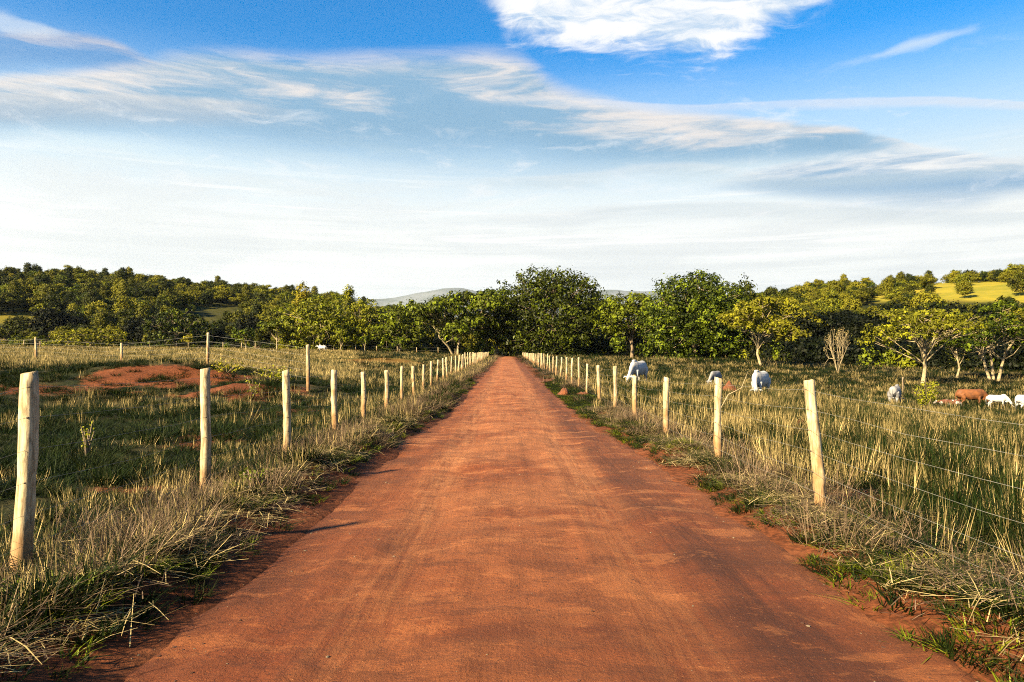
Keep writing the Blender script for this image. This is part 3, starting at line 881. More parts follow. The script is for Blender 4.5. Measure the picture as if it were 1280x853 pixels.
def bare_tree(px, dist, top, wpx, label):
    rng = np.random.default_rng(77)
    x = X(px, dist); g = gz(x, dist); h = CAM_H + (VPY - top) / F_PX * dist - g; w = wpx / F_PX * dist
    tr = Acc(); lv = Acc(); tips = []
    def grow(p, d, L, r, depth):
        q = p + d * L
        m = (p + q) / 2 + rng.normal(0, L * .05, 3)
        V, Q, T = tube([p, m, q], [r, r * .85, r * .68], 5, cap=False); tr.add(V, Q)
        if depth == 0: tips.append(q); return
        for _ in range(3 if depth > 1 else 2):
            nd = d + rng.normal(0, .42, 3) + [0, 0, .22]; nd /= np.linalg.norm(nd)
            grow(q, nd, L * rng.uniform(.6, .8), r * .6, depth - 1)
    for k in range(6):
        a = k * 1.05 + .3; d = np.array([math.cos(a) * .55, math.sin(a) * .55, 1]); d /= np.linalg.norm(d)
        grow(np.array([0, 0, -.2]), d, h * .40, .09, 3)
    tips = np.array(tips)
    P = tips[rng.integers(0, len(tips), 500)] + rng.normal(0, .18, (500, 3))
    V, Q, tn = leaf_quads(P, rng.normal(0, 1, (500, 3)), .16, rng, rng.uniform(0, 1, 500)); lv.add(V, Q, None, tn)
    t = empty('bare_tree', (x, dist, g)); tag(t, label, 'tree')
    zmax = max(v[:, 2].max() for v in tr.v); xm = max(np.abs(v[:, :2]).max() for v in tr.v)
    t.scale = (w / 2 / xm, w / 2 / xm, h / zmax)
    link('crown', lv.mesh('bare_crown', M['straw'], tone=True), t)
    link('trunk', tr.mesh('bare_trunk', M['bark_pale'], smooth=True), t)


bare_tree(1049, 92, 410, 38, 'nearly leafless small tree with many pale upright branches before the black shade of the wood')

# ---- wood trees: shared meshes
VAR = []
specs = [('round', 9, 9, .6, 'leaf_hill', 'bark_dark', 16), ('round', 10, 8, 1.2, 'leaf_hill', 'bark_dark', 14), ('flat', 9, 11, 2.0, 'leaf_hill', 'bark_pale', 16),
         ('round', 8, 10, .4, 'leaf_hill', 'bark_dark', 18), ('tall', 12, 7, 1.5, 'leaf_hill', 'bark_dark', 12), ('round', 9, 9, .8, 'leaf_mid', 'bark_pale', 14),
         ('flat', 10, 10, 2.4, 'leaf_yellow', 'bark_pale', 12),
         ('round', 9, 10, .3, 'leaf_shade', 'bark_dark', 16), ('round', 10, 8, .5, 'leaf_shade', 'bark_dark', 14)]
for i, (st, h, w, th, lf, bk, nb) in enumerate(specs):
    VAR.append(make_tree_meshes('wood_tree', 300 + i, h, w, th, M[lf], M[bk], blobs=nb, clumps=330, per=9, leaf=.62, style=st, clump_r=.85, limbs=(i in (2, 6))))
VNAME = ['round-headed dark', 'oval dark', 'flat-topped open', 'low broad dark', 'tall narrow', 'bright green rounded', 'yellow open-crowned', 'shade-blackened green broad', 'shade-blackened green oval']
VH = [9, 10, 9, 8, 12, 9, 10, 9, 10]

rng = np.random.default_rng(9)
cand = []
def edge_r(px):
    return np.interp(px, [-200, 0, 520, 560, 700, 740, 760, 850, 930, 1000, 1100, 1280, 1500], [192, 190, 186, 190, 190, 185, 178, 158, 136, 122, 112, 108, 104])
px = -160.0
r = 108.0
while r < 470:
    step = 5.4 + r * 0.001
    a = -0.86
    while a < 0.80:
        aa = a + rng.uniform(-.35, .35) * step / r; rr = r + rng.uniform(-.35, .35) * step
        x, y = rr * math.sin(aa), rr * math.cos(aa)
        p = VPX + F_PX * x / y
        a += step / r
        if y < 60 or y < edge_r(p) + 2 or p < -170 or p > 1460: continue
        if 545 < p < 735 and y > 240: continue
        v = int(rng.choice(7, p=[.22, .17, .12, .2, .08, .12, .09]))
        s = rng.uniform(.5, 1.18) * float(np.interp(r, [110, 230, 340, 430], [1.0, .92, .76, .62]))
        front = y - edge_r(p) < 12
        if front: s *= rng.uniform(.45, .8)
        # front rows take the near-black variants that stand for shade; fields stay clear
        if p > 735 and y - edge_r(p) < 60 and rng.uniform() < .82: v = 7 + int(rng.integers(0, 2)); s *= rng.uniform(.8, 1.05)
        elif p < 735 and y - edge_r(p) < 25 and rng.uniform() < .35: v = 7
        g = gz(x, y) - (.8 if r > 340 else 0)
        top = VPY - F_PX * (g + VH[v] * s - CAM_H) / y; bot = VPY - F_PX * (g - CAM_H) / y
        hw = 5 * s / y * F_PX
        bad = False
        for (pa, pb, pc, pd, _) in PATCHES:
            jt = 16 * math.sin(y * .09) + 9 * math.sin(y * .23)
            if p + hw > pa + jt and p - hw < pb + jt and top < pd and bot > pc:
                if not (1112 < p < 1172 and rng.uniform() < .5) and rng.uniform() > .03: bad = True
        if p > 1080 and bot < 356: bad = bad and False
        if bad:
            continue
        cand.append((y, x, v, s, g, p, front, top))
    r += step * 0.92
cand.sort(key=lambda c: -c[3] / c[0])
vis = [c for c in cand if -30 < c[5] < 1310]
hid = [c for c in cand if not (-30 < c[5] < 1310)]
IND = vis[:255]; REST = vis[255:] + hid
for (y, x, v, s, g, p, front, top) in IND:
    size = 'small' if VH[v] * s < 6.6 else ('tall' if VH[v] * s > 8.8 else 'mid-sized')
    marks = [(48, 'near the thin pale-stemmed hill tree'), (120, 'near the low yellow-green tree'), (190, 'near the dark rounded tree'), (265, 'around the small green hill field'),
             (330, 'near the straight-stemmed open tree'), (470, 'behind the lone white cow'), (560, 'behind the wide layered tree'), (735, 'behind the great dome tree'), (800, 'beside the bare-stemmed gap tree'),
             (930, 'behind the large ragged green tree'), (1000, 'behind the open-crowned yellow tree'), (1090, 'behind the nearly leafless tree'), (1175, 'behind the umbrella-shaped tree'), (1240, 'behind the brown cow'), (9999, 'near the cow at the picture edge')]
    mark = next(t for q, t in marks if p < q)
    dd = y - edge_r(p)
    slope = 'at the wood foot' if dd < 40 else ('midway up the slope' if math.hypot(x, y) < 345 else 'on the hill crest')
    lab = f'{size} {VNAME[v]} tree {slope} {mark}'
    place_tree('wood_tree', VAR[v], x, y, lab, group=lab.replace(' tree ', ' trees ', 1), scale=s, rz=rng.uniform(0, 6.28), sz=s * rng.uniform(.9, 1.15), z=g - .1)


# ------------------------------------------------------------------ instancing of what nobody can count
def scatter(name, sources, P, R, Sc, I, label, cat):
    """one object whose geometry nodes put a copy of sources[I] on each point"""
    coll = bpy.data.collections.new(name + '_kinds')
    for k, me in enumerate(sources):
        coll.objects.link(bpy.data.objects.new(f'{name}_kind_{k:02d}', me))
    n = len(P)
    me = bpy.data.meshes.new(name); me.vertices.add(n); me.vertices.foreach_set('co', np.asarray(P, np.float32).ravel())
    for nm, ty, d in (('rot', 'FLOAT_VECTOR', R), ('scl', 'FLOAT_VECTOR', Sc)):
        a = me.attributes.new(nm, ty, 'POINT'); a.data.foreach_set('vector', np.asarray(d, np.float32).ravel())
    a = me.attributes.new('idx', 'INT', 'POINT'); a.data.foreach_set('value', np.asarray(I, np.int32))
    o = link(name, me)
    for m in {m for s in sources for m in s.materials}: me.materials.append(m)
    nt = bpy.data.node_groups.new(name + '_scatter', 'GeometryNodeTree')
    nt.interface.new_socket('Geometry', in_out='INPUT', socket_type='NodeSocketGeometry')
    nt.interface.new_socket('Geometry', in_out='OUTPUT', socket_type='NodeSocketGeometry')
    gi, go = nt.nodes.new('NodeGroupInput'), nt.nodes.new('NodeGroupOutput')
    ci = nt.nodes.new('GeometryNodeCollectionInfo'); ci.inputs['Collection'].default_value = coll
    ci.inputs['Separate Children'].default_value = True; ci.inputs['Reset Children'].default_value = True
    ip = nt.nodes.new('GeometryNodeInstanceOnPoints'); ip.inputs['Pick Instance'].default_value = True
    def na(nm, ty):
        q = nt.nodes.new('GeometryNodeInputNamedAttribute'); q.data_type = ty; q.inputs['Name'].default_value = nm
        return q.outputs['Attribute']
    nt.links.new(gi.outputs[0], ip.inputs['Points']); nt.links.new(ci.outputs[0], ip.inputs['Instance'])
    nt.links.new(na('idx', 'INT'), ip.inputs['Instance Index'])
    e2r = nt.nodes.new('FunctionNodeEulerToRotation'); nt.links.new(na('rot', 'FLOAT_VECTOR'), e2r.inputs[0])
    nt.links.new(e2r.outputs[0], ip.inputs['Rotation']); nt.links.new(na('scl', 'FLOAT_VECTOR'), ip.inputs['Scale'])
    nt.links.new(ip.outputs[0], go.inputs[0])
    md = o.modifiers.new('scatter', 'NODES'); md.node_group = nt
    tag(o, label, cat, kind='stuff')
    return o


# rest of the wood as one mass
simple = []
for v in range(9):
    a = VAR[v][0].copy(); simple.append(a)
if REST:
    A = np.array([(x, y, g - .1, v, s) for (y, x, v, s, g, p, f, t) in REST])
    n = len(A)
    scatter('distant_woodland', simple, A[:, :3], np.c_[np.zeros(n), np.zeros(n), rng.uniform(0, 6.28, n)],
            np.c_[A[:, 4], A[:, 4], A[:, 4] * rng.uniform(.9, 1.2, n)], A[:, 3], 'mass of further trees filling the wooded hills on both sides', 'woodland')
# ridge woods far behind, small
pts = []
for _ in range(1500):
    p = rng.uniform(-120, 1420); y = rng.uniform(455, 760)
    if 560 < p < 800 and y > 520: continue
    x = X(p, y)
    pts.append((x, y, gz(x, y) - 1.4, rng.choice([0, 1, 3, 5]), rng.uniform(.5, .85)))
A = np.array(pts); n = len(A)
scatter('ridge_woodland', simple, A[:, :3], np.c_[np.zeros(n), np.zeros(n), rng.uniform(0, 6.28, n)], np.c_[A[:, 4], A[:, 4], A[:, 4]], A[:, 3],
        'far trees along the hill crests under the sky', 'woodland')

# undergrowth along the foot of the wood: leafy bushes
def bush_mesh(seed, mat, w=2.2, h=1.5, n=420, leaf=.3):
    r_ = np.random.default_rng(seed); d = r_.normal(0, 1, (n, 3)); d /= np.linalg.norm(d, axis=1)[:, None]
    d[:, 2] = np.abs(d[:, 2]); rr = r_.uniform(.4, 1.05, n)[:, None] * (1 + .25 * np.sin(d[:, :1] * 5 + seed))
    P = d * rr * [w / 2, w / 2, h]
    acc = Acc(); V, Q, tn = leaf_quads(P, d, leaf, r_, r_.uniform(0, 1, n)); acc.add(V, Q, None, tn)
    return acc.mesh('bush', mat, tone=True)


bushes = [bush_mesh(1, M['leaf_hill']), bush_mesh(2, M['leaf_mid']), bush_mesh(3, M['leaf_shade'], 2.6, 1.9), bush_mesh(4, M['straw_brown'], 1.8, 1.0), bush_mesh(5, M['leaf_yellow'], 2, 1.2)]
pts = []
for _ in range(2600):
    p = rng.uniform(-150, 1440); y = edge_r(p) + rng.uniform(-3, 22) * (1 if p > 560 or p < 545 else .5)
    if 600 < p < 655 and y < 182: continue
    x = X(p, y); right = p > 700
    k = rng.choice(5, p=[.10, .06, .78, .03, .03] if right else [.28, .26, .2, .08, .18])  # right side mostly the near-black bush, shade painted into its leaves
    s = rng.uniform(.6, 1.4) * (1.6 if right else 1.0)
    pts.append((x, y, gz(x, y) - .1, k, s))
A = np.array(pts); n = len(A)
scatter('undergrowth', bushes, A[:, :3], np.c_[np.zeros(n), np.zeros(n), rng.uniform(0, 6.28, n)], np.c_[A[:, 4], A[:, 4], A[:, 4]], A[:, 3],
        'tangled low bushes along the foot of the woods', 'undergrowth')

# ------------------------------------------------------------------ grass
def blades(seed, n, h, spread, width, lean, mat, seg=3, head=0.0, tonelo=0.0, bend=0.5, flat=0.0):
    r_ = np.random.default_rng(seed)
    a = r_.uniform(0, 6.28, n); rr = spread * np.sqrt(r_.uniform(0, 1, n))
    b = np.c_[rr * np.cos(a), rr * np.sin(a), np.full(n, -.02)]
    dirn = a + r_.normal(0, .9, n); ln = np.abs(r_.normal(lean, lean * .6, n))
    L = h * r_.uniform(.45, 1.1, n)
    side = dirn + math.pi / 2 + r_.normal(0, .6, n)
    sv = np.c_[np.cos(side), np.sin(side), np.zeros(n)]
    dv = np.c_[np.cos(dirn), np.sin(dirn), np.zeros(n)]
    V, T = [], []
    lv = np.linspace(0, 1, seg + 1)
    tone = np.clip(r_.uniform(tonelo, 1, n), 0, 1) ** 1.7
    for t in lv:
        off = dv * (ln * t + bend * ln * t * t)[:, None] * L[:, None] + np.c_[np.zeros((n, 2)), L * (t - .25 * ln * t * t) * (1 - flat)]
        wd = width * (1 - t ** 1.5 * .92)
        if head and t > .6: wd = wd + head * math.sin((t - .6) / .4 * math.pi)
        V.append(b + off - sv * wd / 2); V.append(b + off + sv * wd / 2)
    V = np.stack(V, 1)       # n, 2(seg+1), 3
    k = 2 * (seg + 1)
    base = (np.arange(n) * k)[:, None]
    Q = np.concatenate([base + np.array([2 * i, 2 * i + 1, 2 * i + 3, 2 * i + 2]) for i in range(seg)])
    acc = Acc(); acc.add(V.reshape(-1, 3), Q, None, np.repeat(tone, k))
    return acc.mesh('tuft', mat, tone=True)


G = M['grass']; ST = M['straw']; SB = M['straw_brown']
K_GREEN = [blades(1, 70, .22, .17, .010, .6, G), blades(2, 60, .28, .15, .011, .5, G), blades(3, 80, .15, .20, .009, .8, G), blades(4, 55, .34, .14, .012, .55, G)]
K_DRY = [blades(11, 26, .40, .15, .0048, .10, ST, head=.003, bend=.2), blades(12, 30, .32, .17, .0048, .16, ST, bend=.25), blades(13, 20, .50, .14, .0052, .12, ST, head=.004, bend=.2), blades(14, 30, .24, .2, .0046, .28, ST, bend=.3)]
K_BRN = [blades(21, 60, .27, .22, .0055, .9, SB, bend=.35), blades(22, 55, .22, .26, .0055, 1.3, SB, bend=.3), blades(23, 46, .36, .18, .006, .55, SB, bend=.3)]
def litter_mesh(seed, n, mat, lmax):
    r_ = np.random.default_rng(seed); a = r_.uniform(0, 6.28, n); L = r_.uniform(.04, lmax, n); w = r_.uniform(.003, .007, n)
    c0 = np.c_[r_.normal(0, .13, (n, 2)), r_.uniform(.01, .05, n)]
    d = np.c_[np.cos(a), np.sin(a), r_.normal(0, .16, n)] * L[:, None] / 2; sd = np.c_[-np.sin(a), np.cos(a), np.zeros(n)] * w[:, None] / 2
    k = np.c_[np.zeros((n, 2)), r_.uniform(0, .02, n)]
    V = np.stack([c0 - d - sd, c0 - d + sd, c0 + k + sd, c0 + k - sd, c0 + d + sd * .4, c0 + d - sd * .4], 1).reshape(-1, 3)
    b = (np.arange(n) * 6)[:, None]; acc = Acc(); acc.add(V, np.concatenate([b + [0, 1, 2, 3], b + [3, 2, 4, 5]]), None, np.repeat(r_.uniform(0, 1, n), 6))
    return acc.mesh('litter', mat, tone=True)


K_LIT = [litter_mesh(31, 26, SB, .26), litter_mesh(32, 16, ST, .34), litter_mesh(33, 22, ST, .40)]
K_WEED = [blades(41, 90, .075, .13, .010, .9, M['leaf_mid'], seg=2), blades(42, 100, .055, .15, .011, 1.0, G, seg=2), blades(43, 90, .12, .13, .008, .7, G, seg=2)]
kinds = K_GREEN + K_DRY + K_BRN + K_LIT + K_WEED
NG, ND, NB, NL, NW = 0, 4, 8, 11, 14


def sample(ymin, ymax, dens, xlim=None, seed=0):
    """random points in the strip of ground seen between two distances (with a margin for a step aside)"""
    r_ = np.random.default_rng(seed)
    x0 = -0.80 * ymax - 2.5; x1 = 0.82 * ymax + 2.5
    if xlim: x0, x1 = max(x0, xlim[0]), min(x1, xlim[1])
    n = int((x1 - x0) * (ymax - ymin) * dens)
    x = r_.uniform(x0, x1, n); y = r_.uniform(ymin, ymax, n)
    ok = (np.abs(x) < 0.78 * y + 2.0)
    return x[ok], y[ok], r_


def wood_free(x, y):
    return y < edge_r(VPX + F_PX * x / np.maximum(y, 1)) + 4


out = {'green': [], 'dry': [], 'brown': [], 'litter': []}
bands = [(1.0, 6, 30), (6, 12, 20), (12, 22, 11), (22, 38, 5.5), (38, 62, 2.6), (62, 100, 1.0), (100, 190, .36)]
wmul = [1, 1, 1.15, 1.5, 2.1, 3.2, 5.0]
hmul = [1, 1, 1.0, 1.05, 1.1, 1.2, 1.4]


def put(key, x, y, r_, k0, kn, wm, hm, s0=.75, s1=1.25, tilt=.12):
    n = len(x)
    if not n: return
    z = ground_z(x, y)
    s = r_.uniform(s0, s1, n)
    out[key].append((np.c_[x, y, z], np.c_[r_.normal(0, tilt, n), r_.normal(0, tilt, n), r_.uniform(0, 6.28, n)],
                     np.c_[s * wm, s * wm, s * hm], k0 + r_.integers(0, kn, n)))


for bi, (y0, y1, dn) in enumerate(bands):
    wm, hm = wmul[bi], hmul[bi]
    # green sward
    x, y, r_ = sample(y0, y1, dn, seed=500 + bi)
    u = np.abs(x - ROAD_C)
    so = soil_amount(x, y) * np.where(y > 14, np.clip(.75 + fbm(x * .8, y * .8, 207, 3) * 2.6, 0, 1), 1)
    nz = fbm(x * .5, y * .5, 201, 3)
    keep = (u > road_w(y) + .24) & (r_.uniform(0, 1, len(x)) > so * 1.05) & wood_free(x, y) & (nz > -.42)
    keep &= ~((x < -.20 * y) & (y > 38) & (r_.uniform(0, 1, len(x)) > .25))
    # barer ground between road and right-hand fence
    keep &= ~((x > 2.2) & (x < 3.7) & (r_.uniform(0, 1, len(x)) > .55 + nz)) & ~((x < 0) & (x > -3.1) & (r_.uniform(0, 1, len(x)) > .5))
    x, y, nz = x[keep], y[keep], nz[keep]
    hh = np.where(x > 3.9, 1.15, np.where(x > 0, .5, .75)) * (1 + nz * .7)
    put('green', x, y, r_, NG, 4, wm, hm)
    hh = hh * np.where((x < 0) & (y < 9), .65, 1)
    out['green'][-1][2][:, 2] *= hh
    # standing dry stems, denser in the pasture on the right
    x, y, r_ = sample(y0, y1, dn * 1.0, seed=700 + bi)
    u = np.abs(x - ROAD_C); nz = fbm(x * .33, y * .33, 211, 3)
    dens = np.where(x > 3.4, (.90 + nz * 1.4) * np.interp(y, [0, 14, 40, 90], [1, 1, .8, .55]), .10 + nz * .8)
    dens = np.where((x < 0) & (y > 36), np.where(x < -.20 * y, 1.0, .6), dens)
    dens = np.where((x > -4.6) & (x < -2.7), .8, dens)
    dens = np.where((x > 2.2) & (x < 3.3), .12, dens)
    keep = (u > road_w(y) + .5) & (r_.uniform(0, 1, len(x)) < dens) & (r_.uniform(0, 1, len(x)) > soil_amount(x, y) * 1.2) & wood_free(x, y)
    x, y = x[keep], y[keep]
    put('dry', x, y, r_, ND, 4, wm, hm)
    out['dry'][-1][2][:, 2] *= np.where(x > 3.4, 1.0, np.where(y < 15, .52, .85))
    # brown collapsed straw along both verges
    x, y, r_ = sample(y0, y1, min(dn * 1.2, 14), xlim=(-5.0, 5.2), seed=900 + bi)
    nz = fbm(x * .45, y * .45, 221, 3)
    dens = np.where(x < 0, np.exp(-((x + road_w(y) + .88) / .62) ** 2) * (.65 + nz * 1.4), np.exp(-((x - 3.25) / .55) ** 2) * (.42 + nz * 1.8))
    keep = (np.abs(x - ROAD_C) > road_w(y) + .28) & (r_.uniform(0, 1, len(x)) < dens)
    put('brown', x[keep], y[keep], r_, NB, 3, wm, hm)
# litter and low weeds near the camera
x, y, r_ = sample(1.0, 22, 60, xlim=(-4.2, 5.0), seed=1201)
u = x - ROAD_C
dens = np.where(u < 0, np.exp(-((u + 2.65) / .55) ** 2) * .75, np.exp(-((u - 2.95) / .70) ** 2) * .85 * (1 + 1.5 * fbm(x * .8, y * .8, 5, 2)))
keep = (r_.uniform(0, 1, len(x)) < dens) & (np.abs(u) > road_w(y) + .30)
put('litter', x[keep], y[keep], r_, NL, 3, 1, 1, .6, 1.3, .05)
x, y, r_ = sample(1.0, 40, 62, xlim=(-3.6, 4.4), seed=1301)
u = x - ROAD_C; nz = fbm(x * .9, y * .9, 231, 3)
dens = np.where(u < 0, np.exp(-((u + road_w(y) + .6) / .35) ** 2) * (.8 + 1.5 * nz), np.exp(-((u - road_w(y) - .68) / .55) ** 2) * (1.5 + nz * 2.0))
keep = (r_.uniform(0, 1, len(x)) < dens) & (np.abs(u) > road_w(y) + .1)
put('litter', x[keep], y[keep], r_, NW, 3, 1, 1, .6, 1.3, .05)
names = {'green': ('green_grass', 'green pasture grass growing on both sides of the dirt road', 'grass'),
         'dry': ('dry_grass', 'standing straw-coloured stems scattered through the pasture', 'grass'),
         'brown': ('dead_grass', 'collapsed brown dead grass along the fence lines', 'grass'),
         'litter': ('verge_litter', 'fallen straw and low weeds on the bare road verges', 'ground litter')}
tot = 0
for key, lst in out.items():
    P = np.concatenate([l[0] for l in lst]); R = np.concatenate([l[1] for l in lst]); Sc = np.concatenate([l[2] for l in lst]); I = np.concatenate([l[3] for l in lst])
    tot += len(P)
    # only the kinds used, so that indices stay small
    lo, hi = int(I.min()), int(I.max()) + 1
    scatter(names[key][0], kinds[lo:hi], P, R, Sc, I - lo, names[key][1], names[key][2])
print('tufts', tot)

# pebbles and clods
def rock_mesh(seed, mat):
    import bmesh
    bm = bmesh.new(); bmesh.ops.create_icosphere(bm, subdivisions=1, radius=1)
    r_ = np.random.default_rng(seed)
    for v in bm.verts: v.co *= r_.uniform(.7, 1.2); v.co.z *= .65
    me = bpy.data.meshes.new('rock'); bm.to_mesh(me); bm.free(); me.materials.append(mat); return me


r_ = np.random.default_rng(55)
n = 5200
y = 1.5 + 26 * r_.uniform(0, 1, n) ** 1.6; x = ROAD_C + r_.uniform(-2.7, 2.8, n)
edge = np.abs(x - ROAD_C) > 1.6
keep = r_.uniform(0, 1, n) < np.where(edge, .9, .25)
x, y = x[keep], y[keep]; n = len(x)
z = np.maximum(road_z(x, y), ground_z(x, y)); s = .003 + .011 * r_.uniform(0, 1, n) ** 4
scatter('gravel', [rock_mesh(1, M['soil']), rock_mesh(2, M['soil']), rock_mesh(3, M['bark_dark'])], np.c_[x, y, z], r_.uniform(0, 6, (n, 3)) * [0, 0, 1], np.c_[s, s, s] * r_.uniform(.7, 1.3, (n, 3)),
        r_.integers(0, 3, n), 'small clods and grit lying on the dirt road', 'gravel')

# ------------------------------------------------------------------ fences
def post_mesh(seed, h, r0, lean_x, lean_y, sides=14):
    r_ = np.random.default_rng(seed)
    n = 22; V = []
    ph = r_.uniform(0, 6.28, 3); rad_k = 1 + r_.normal(0, .05, sides); kz, ka = r_.uniform(.2, h, 3), r_.uniform(0, 6.28, 3)
    for i in range(n):
        t = i / (n - 1); z = -0.3 + (h + .3) * t
        rr = r0 * (1.06 - .10 * t) * (1 + .045 * math.sin(z * 7 + ph[0]) + .03 * math.sin(z * 17 + ph[1]) + r_.normal(0, .018))
        ox = lean_x * max(z, 0) + .012 * math.sin(z * 3.1 + ph[1]); oy = lean_y * max(z, 0) + .010 * math.sin(z * 2.7 + ph[2])
        for k in range(sides):
            a = 2 * math.pi * k / sides
            q = rr * rad_k[k] * (1 + r_.normal(0, .015)) + sum(.014 * math.exp(-((z - b) / .05) ** 2) * max(0, math.cos(a - c)) ** 3 for b, c in zip(kz, ka))
            V.append((ox + q * math.cos(a), oy + q * math.sin(a), z + (r_.normal(0, .004) + .012 * math.cos(a + ph[1]) if i == n - 1 else 0)))
    F = [(i * sides + k, i * sides + (k + 1) % sides, (i + 1) * sides + (k + 1) % sides, (i + 1) * sides + k) for i in range(n - 1) for k in range(sides)]
    V.append((lean_x * h + .012 * math.sin(h * 3.1 + ph[1]), lean_y * h + .010 * math.sin(h * 2.7 + ph[2]), h + .004)); c = len(V) - 1
    T = [((n - 1) * sides + k, (n - 1) * sides + (k + 1) % sides, c) for k in range(sides)]
    me = np_mesh('post', V, [np.array(F), np.array(T)], M['post'], smooth=False)
    return me


def interp_list(l, i, dflt, seed):
    return l[i] if i < len(l) else dflt + random.Random(seed * 1000 + i).uniform(-.10, .10)


staple_me = None
def make_staple():
    V, Q, T = tube([(-.005, 0, 0), (-.004, -.006, 0), (.004, -.006, 0), (.005, 0, 0)], [.0045] * 4, 6)
    return np_mesh('staple', V, [Q, T], M['staple'])


staple_me = make_staple()
WIRE_F = [.93, .78, .62, .46, .30, .15]


def road_fence(x0, ds, tops, radii, leans, label, face, wire_r, seed, drift=0.0):
    f = empty('wire_fence', (x0, ds[0], gz(x0, ds[0]))); tag(f, label, 'fence')
    ox, oy, oz = f.location
    P = []
    rr = random.Random(seed)
    for i, d in enumerate(ds):
        x = x0 + drift * d + (rr.uniform(-.04, .04) if i > 5 else 0)
        z = gz(x, d); top = CAM_H - tops[i] if tops[i] is not None else None
        h = (top - z) if top is not None else 1.25 + rr.uniform(-.08, .1)
        lx, ly = leans[i] if i < len(leans) else (rr.uniform(-.05, .05), rr.uniform(-.03, .03))
        rp = radii[i] if i < len(radii) else rr.uniform(.044, .060)
        me = post_mesh(seed + i, h, rp, lx, ly, 14 if i < 13 else 8)
        p = link('post', me, f, (x - ox, d - oy, z - oz))
        P.append((x, d, z, h, lx, ly, rp))
        if i < 11:
            for wf in WIRE_F:
                s = link('staple', staple_me, p, (lx * h * wf - math.sin(face) * rp * .99 * 0 + 0, 0, 0))
                ang = face
                s.location = (lx * h * wf + math.cos(ang) * rp * 1.0, ly * h * wf + math.sin(ang) * rp * 1.0, h * wf)
                s.rotation_euler = (0, 0, ang + math.pi / 2)
                s.scale = (1.2, 1.2, 1.2)
    # strands: on from before the first post to the last one
    for k, wf in enumerate(WIRE_F):
        pts, rad_ = [], []
        xs = [(P[0][0] - drift * 4, P[0][1] - 4, P[0][2], P[0][3], 0, 0, P[0][6])] + P
        rs = random.Random(seed * 7 + k)
        for i in range(len(xs)):
            a = xs[i]
            off = .06 * (1 if face > 0 else 1)
            pa = np.array([a[0] + a[4] * a[3] * wf + math.cos(face) * (a[6] + .002), a[1] + a[5] * a[3] * wf + math.sin(face) * (a[6] + .002), a[2] + a[3] * wf])
            if i:
                pb = pts[-1]
                for t in (.25, .5, .75):
                    m = pb0 + (pa - pb0) * t; m[2] -= .03 * math.sin(math.pi * t) * rs.uniform(.3, 1.2); pts.append(m)
            pts.append(pa); pb0 = pa
        V, Q, T = tube(np.array(pts) - [ox, oy, oz], [wire_r] * len(pts), 5)
        link('wire', np_mesh('wire', V, [Q, T], M['wire'], smooth=True), f)
    return f


def top_off(py, d): return (py - VPY) / F_PX * d
dl = [5.45 + 3.26 * i for i in range(44)]
back_l = [-4.33, -1.07, 2.19]; back_r = [-3.24, .34, 3.92]
pyl = [466, 461, 463, 463, 465, 463, 458, 458, 456, 452, 450, 448, 447, 446, 445, 444, 444, 443]
tl = [top_off(pyl[i], dl[i]) if i < len(pyl) else top_off(440.5 + 3 * (30 / dl[i]) - 0.6 + random.uniform(-.6, .6), dl[i]) for i in range(44)]
dl = back_l + dl; tl = [None] * 3 + tl
road_fence(-3.55, dl, tl, [.06, .058, .062, .061, .056, .058, .060, .060, .060], [(0, 0), (.01, 0), (-.01, 0), (.028, .0), (.002, .01), (-.012, 0), (-.015, 0), (-.012, 0), (0, 0), (.012, 0)],
           'fence of pale round posts on the cattle-free side of the dirt road', rad(-62), .0013, 3000, 0.0)
dr = [7.5 + 3.58 * i for i in range(39)]
pyr = [476, 473, 472, 470, 458, 457, 455, 447, 448, 447, 447, 446, 446, 445]
tr_ = [top_off(pyr[i], dr[i]) if i < len(pyr) else top_off(440.5 + 3.5 * (30 / dr[i]) + random.uniform(-.6, .6), dr[i]) for i in range(39)]
dr = back_r + dr; tr_ = [None] * 3 + tr_
road_fence(3.19, dr, tr_, [.056, .06, .058, .058, .052, .056, .055, .058, .055], [(0, 0), (.02, 0), (-.01, 0), (-.062, .01), (.004, 0), (-.006, 0), (-.002, 0), (.006, 0), (-.01, 0)],
           'fence of pale posts with light wires between the dirt road and the grazing cattle', rad(200), .0015, 5000, 0.0)


def small_fence(name, pts, h, r0, label, wires=3, seed=1):
    """pts: (x, y) of each post"""
    f = empty(name, (pts[0][0], pts[0][1], gz(*pts[0]))); tag(f, label, 'fence'); o = f.location; rr = random.Random(seed)
    hs = []
    base = post_mesh(seed, 1.0, r0, 0.01, 0, 8)
    for i, (x, y) in enumerate(pts):
        z = gz(x, y); hh = h[i] if isinstance(h, list) else h * rr.uniform(.9, 1.1)
        p = link('post', base, f, (x - o[0], y - o[1], z - o[2])); p.scale = (1, 1, hh); p.rotation_euler = (rr.uniform(-.03, .03), rr.uniform(-.04, .04), rr.uniform(0, 6)); hs.append((x, y, z, hh))
    for k in range(wires):
        fr = .92 - k * .8 / max(wires, 1)
        W = np.array([(x, y - r0, z + hh * fr) for x, y, z, hh in hs]) - np.array(o)
        V, Q, T = tube(W, [.0035 if pts[0][1] < 80 else .008] * len(W), 4); link('wire', np_mesh('wire', V, [Q, T], M['wire']), f)
    return f


